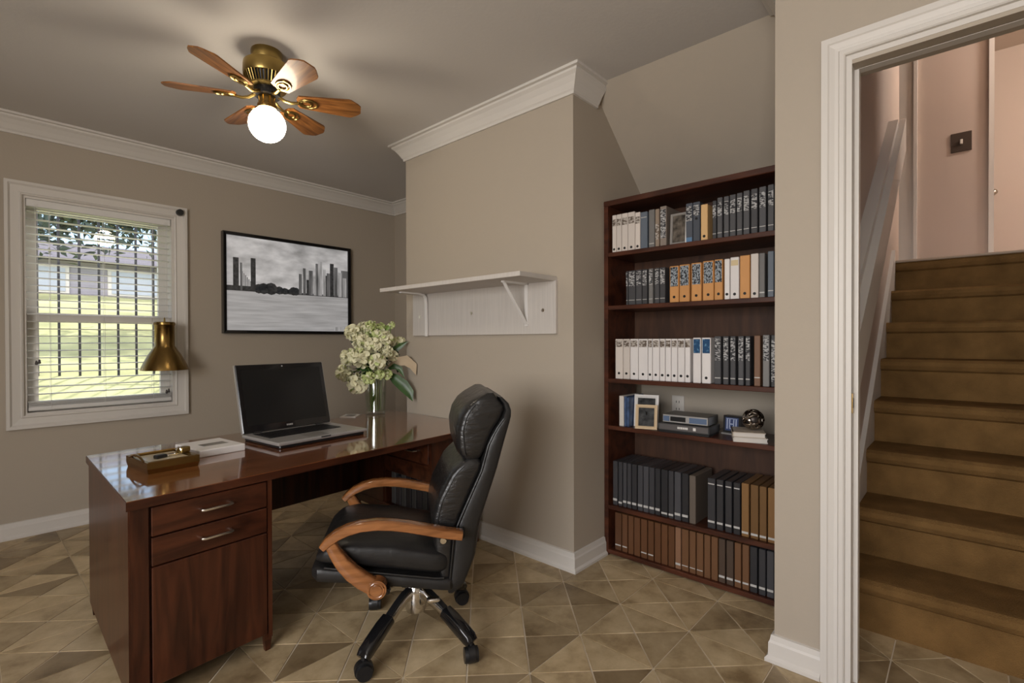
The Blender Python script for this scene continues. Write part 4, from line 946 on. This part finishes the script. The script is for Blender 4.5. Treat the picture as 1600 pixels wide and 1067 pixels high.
# fourth shelf, open to the wall
Z4 = SZ[3]; Q = lambda x: 930+.18125*x
def y4(x, X): return on(Q(x), 660, 'x', X).y
bbl = mat('book_blue', (.06, .10, .2), .35, var=.5, vscale=30)
book(Q(205), Q(245), 3, .158, M['paper'], 'book', 'cream hardback standing at the end of the photo shelf', 'book', depth=.17)
book(Q(247), Q(268), 3, .156, bbl, 'book', 'slim blue magazine leaning against the photo frame', 'book', depth=.19)
book(Q(269), Q(290), 3, .152, bbl, 'book', 'slim blue-grey booklet pressed against the pale photo frame', 'book', depth=.19)
frame('photo_frame', 'tall white-framed photo behind the small cream frame', (XB+.088, yb(Q(290))-.064, Z4), .125, .165, -6, -PI/2+.22, M['white'], phd, .017)
frame('photo_frame', 'small cream-framed photo with a sailing boat in front of the tall white frame', (XB+.022, y4(440, XB+.022), Z4), .108, .122, -10, -PI/2+.3, mat('cream_frame', (.62, .47, .30), .45), phd, .015)
pA = on(Q(540), 570+.18125*574, 'z', Z4); pB = on(Q(985), 570+.18125*627, 'z', Z4)
ang = math.atan2(pB.y-pA.y, pB.x-pA.x); LN = (pB-pA).length
dv = thing('media_player', 'black media player with silver front lying under the silver box', 'electronics', pA, ang)
DP = .15
b = B(); box(b, 0, LN, 0, DP, .008, .046, bev=.004); obj('case', b, M['dgrey'], dv, local=True)
b = B(); box(b, .004, LN-.004, .004, DP-.004, 0, .010); obj('feet_plate', b, M['black'], dv, local=True)
bx('front_strip', mat('player_front', (.16, .15, .15), .3, .4), dv, .008, LN-.006, -.002, .003, .016, .042, local=True)
b = B()
for q in range(6): box(b, LN*.40+q*.0085, LN*.40+q*.0085+.0065, -.0032, 0, .024, .034)
box(b, LN*.70, LN*.75, -.0032, 0, .022, .036); obj('buttons', b, M['white'], dv, local=True)
tb = thing('disc_recorder', 'silver-grey disc recorder with blue display stacked on the black player', 'electronics', pA+Vector((math.cos(ang)*.022-math.sin(ang)*.008, math.sin(ang)*.022+math.cos(ang)*.008, .046)), ang)
LN2 = LN*.88
b = B(); box(b, 0, LN2, 0, DP-.01, .002, .044, bev=.003); obj('case', b, mat('recorder_case', (.13, .13, .125), .3, .5), tb, local=True)
bx('front_panel', M['silver'], tb, .002, LN2-.002, -.003, .002, .006, .041, local=True)
bdm = mat('blue_display', (.12, .17, .27), .15, coat=.4)
for q0, q1 in ((.02, .16), (.60, .97)): bx('display', bdm, tb, LN2*q0, LN2*q1, -.0042, 0, .010, .035, local=True)
bx('disc_slot', M['black'], tb, LN2*.18, LN2*.52, -.0045, 0, .012, .034, local=True)
cp = on(1138, 665, 'x', 2.41)
dc = thing('desk_clock', 'small black digital clock with a blue screen on the shelf', 'clock', (cp.x+.06, cp.y, Z4), -PI/2-.1)
b = B(); prism(b, [(-.012, 0), (-.004, .088), (.05, .085), (.075, .03), (.075, 0)], 'x', -.042, .042); obj('case', b, M['black'], dc, local=True)
b = B(); box(b, -.031, .031, -.0035, .0, .018, .080); bmesh.ops.transform(b, matrix=Matrix.Translation((0, -.012, 0)) @ Matrix.Rotation(math.radians(-5.2), 4, 'X'), verts=b.verts[:])
sc_ = obj('screen', b, mat('clock_screen', (.05, .07, .16), .2, coat=.4), dc, local=True)
b = B()
for x0, x1, z0, z1 in ((-.024, -.018, .026, .072), (-.012, .012, .026, .031), (-.012, -.007, .026, .072), (.007, .012, .026, .072), (.018, .024, .026, .072), (-.012, .012, .047, .052), (-.026, .026, .073, .0755)): box(b, x0, x1, -.0048, -.001, z0, z1)
bmesh.ops.transform(b, matrix=Matrix.Translation((0, -.012, 0)) @ Matrix.Rotation(math.radians(-5.2), 4, 'X'), verts=b.verts[:]); obj('digits', b, mat('clock_digits', (.35, .40, .55), .4), sc_, local=True)
bx('stand', M['silver'], dc, -.045, .045, -.03, .02, 0, .008, bev=.003, local=True)
sA = on(Q(1190), 570+.18125*662, 'z', Z4); sB = on(Q(1475), 570+.18125*680, 'z', Z4); an2 = math.atan2(sB.y-sA.y, sB.x-sA.x); WL = (sB-sA).length*1.05
def flatbook(z, w_, d_, h_, off, m_, label):
    t = thing('book', label, 'book', sA+Vector((off[0], off[1], z)), an2)
    bx('cover', m_, t, 0, w_, 0, d_, 0, .003, local=True); bx('cover', m_, t, 0, w_, 0, d_, h_-.003, h_, local=True); bx('pages', M['paper'], t, .004, w_-.003, .003, d_-.003, .003, h_-.003, local=True); bx('spine', m_, t, 0, .004, 0, d_, 0, h_, local=True)
flatbook(0, WL, .16, .02, (0, 0), M['paper'], 'pale book lying flat at the bottom of the small stack')
flatbook(.0205, WL*.96, .15, .022, (.004, .004), mat('book_beige', (.50, .43, .35), .5), 'beige book lying on top of the small stack')
bp = sA+Vector((math.cos(an2)*WL*.62-math.sin(an2)*.075, math.sin(an2)*WL*.62+math.cos(an2)*.075, .0425))
kb_ = thing('knot_sculpture', 'tarnished silver knot ball sculpture resting on stacked books', 'sculpture', bp)
mets = mat('tarnished_silver', (.34, .30, .26), .25, 1)
R_ = .046
for k in range(9):
    b = B(); q = Matrix.Rotation(k*.7, 3, 'X') @ Matrix.Rotation(k*1.3+.4, 3, 'Y') @ Matrix.Rotation(k*.5, 3, 'Z')
    pts = [Vector((0, 0, R_+.003))+q @ (Vector((math.cos(t), math.sin(t), .35*math.sin(2*t+k))).normalized()*(R_-.006)) for t in [2*PI*i/28 for i in range(29)]]
    tube(b, pts, .0075 if k % 2 else .006, 8); obj('band', b, mets, kb_, True, local=True)
    if k == 0: pass
b = B(); sph(b, bp+Vector((0, 0, R_+.003)), R_*.72, n=18); obj('core', b, mat('dark_core', (.06, .05, .045), .4, .6), kb_, True)
